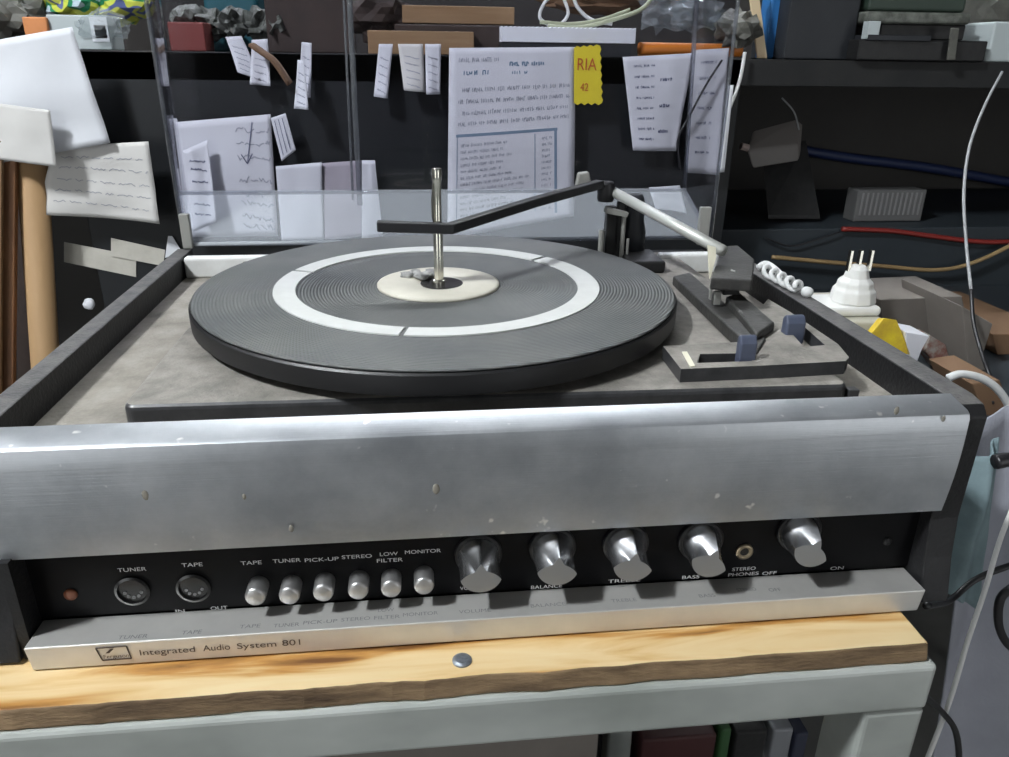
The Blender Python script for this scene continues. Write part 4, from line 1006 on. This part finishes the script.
# cartons at right
def carton(pts, y0, y1, m, label, name='carton', cat='box', bev=.001):
    "pts: outline in pixels on plane y0, extruded back to y1"
    F_ = [Vector((v.x, v.y, max(v.z, ZSB+.0003))) for v in Q(pts, y0)]; bm = NB(); A = [bm.verts.new(v) for v in F_]; B = [bm.verts.new(Vector((v.x, y1, v.z))) for v in F_]
    bm.faces.new(A); bm.faces.new(B[::-1]); n = len(A)
    for i in range(n): bm.faces.new([A[i], B[i], B[(i+1)%n], A[(i+1)%n]])
    return single(name, bm, m, label, cat, bevel=bev)
carton([(906,332),(930,336),(922,350),(916,366),(906,360)], .16, .19, M['paper3'], 'pale blue-grey paper scrap right of the yellow pouch', 'paper_scrap', 'paper')
carton([(880,300),(962,296),(962,392),(948,392),(880,372)], .26, .34, M['gcarton'], 'grey carton standing behind the yellow pouch and paper scrap')
carton([(925,352),(930,335),(946,345),(953,372),(940,378)], .20, .22, mat('dark_red_print', (.20,.08,.06), .7, col2=(.3,.28,.25), scale=80, var=.2), 'dark red printed card leaning on the grey carton', 'printed_card', 'card')
carton([(962,306),(993,324),(984,352),(978,400),(962,396)], .20, .30, M['gcarton'], 'tall grey carton with a slanted top behind the hanging wire')
carton([(992,334),(1060,334),(1060,400),(985,400)], .24, .40, M['carton'], 'brown carton at the right edge under the slate board')
carton([(972,384),(1000,380),(1012,420),(985,416)], .10, .16, M['carton'], 'small brown card flap below the hanging wire', 'card_flap', 'card')
cable([(948,378),(962,374),(985,380),(1003,396),(1016,424),(1020,450)], .07, .0032, M['whtcab'], 'thick white cable arching over the corner of the record player')
# cloth hanging off the side bench
def cloth(pts, y, m, label, seed, fold=.012):
    TL, TR, BR, BL = pts; bm = NB(); n = 30; g = []
    for j in range(n+1):
        row = []
        for i in range(n+1):
            u, v = i/n, j/n; p = Vector(TL).lerp(Vector(TR), u).lerp(Vector(BL).lerp(Vector(BR), u), v)
            h = fold*(math.sin(u*9+seed+2*v)*.6+mnoise.noise(Vector((u*3,v*2,seed))))
            row.append(bm.verts.new(p+Vector((0, -h, 0))))
        g.append(row)
    for j in range(n):
        for i in range(n): bm.faces.new([g[j][i], g[j][i+1], g[j+1][i+1], g[j+1][i]])
    o = single('draped_cloth', bm, m, label, 'cloth', smooth=True)
    s_ = o.modifiers.new('s', 'SOLIDIFY'); s_.thickness = .0015; s_.offset = 0
cloth([Y(968,420,.0), Y(1080,400,.0), Y(1075,800,-.02), Y(922,840,-.02)], 0, M['cloth'], 'grey cloth hanging from the bench at lower right', 1.0)
cloth([Y(953,470,-.02), Y(1003,440,-.02), Y(978,610,-.03), Y(935,585,-.03)], 0, M['cloth2'], 'pale teal cloth draped over the grey cloth', 2.2, .008)
cable([(926,606,-.10),(950,600,-.07),(975,580,-.06),(1009,566,-.06),(1040,560,-.06)], 0, .0022, M['blkcab'], 'black cable leaving the rear corner of the record player to the right')
cable([(1016,500,-.06),(1000,540,-.07),(985,590,-.08),(968,640,-.09),(950,700,-.10),(925,765,-.11)], 0, .0016, M['whtcab'], 'thin white wire hanging down over the grey cloth')
cable([(1016,585,-.07),(1000,600,-.07),(1000,630,-.07),(1016,650,-.07),(1040,640,-.07),(1045,600,-.07),(1016,585,-.07)], 0, .0028, M['blkcab'], 'black cable looped at the right edge over the cloth')
cable([(922,694,-.12),(940,710,-.11),(955,730,-.11),(959,760,-.11),(955,790,-.11)], 0, .0020, M['blkcab'], 'black cable curving down beside the table leg')
cable([(995,462,-.04),(1012,460,-.04),(1040,470,-.04)], 0, .005, M['blkcab'], 'thick black plug lead at the right edge below the white cable')

# ------------------------------------------------------------------ THINGS ON THE LOWER SHELF
zsh = -.3648
def low(name, x0, x1, py, y0, d, m, label, cat):
    a = Y(x0, 750, y0); b = Y(x1, 750, y0); t = Y((x0+x1)/2, py, y0).z
    return single(name, box(NB(), a.x, b.x, y0, y0+d, zsh, t), m, label, cat, bevel=.002)
low('grey_box', 250, 598, 746, -.10, .14, M['gcarton'], 'wide grey box under the table, left of the steel brace', 'box')
low('black_box', 20, 238, 755, -.09, .14, M['dgrey'], 'dark box under the table at far left', 'box')
low('dark_red_box', 642, 715, 738, -.05, .10, mat('dark_maroon', (.06,.02,.02), .6), 'dark maroon box under the table right of the steel brace', 'box')
low('green_folder', 719, 729, 730, -.05, .10, mat('dark_green', (.03,.09,.03), .6), 'thin green folder standing under the table', 'folder')
low('black_folder', 733, 765, 732, -.05, .10, M['black'], 'black folder standing right of the thin green one', 'folder')
low('metal_case', 770, 790, 730, -.05, .10, mat('dim_silver', (.25,.26,.28), .4, .5), 'narrow silver case under the table', 'case')
low('navy_folder', 793, 806, 734, -.05, .10, mat('navy', (.02,.025,.05), .6), 'narrow navy folder between the silver case and the leg', 'folder')

# ------------------------------------------------------------------ world and view
w = bpy.data.worlds.new('world'); SC.world = w; w.use_nodes = True
w.node_tree.nodes['Background'].inputs[0].default_value = (.75,.85,1,1); w.node_tree.nodes['Background'].inputs[1].default_value = .05
SC.view_settings.view_transform = 'Standard'; SC.view_settings.look = 'None'; SC.view_settings.gamma = 1
SC.view_settings.use_curve_mapping = False; SC.view_settings.exposure = 0.0
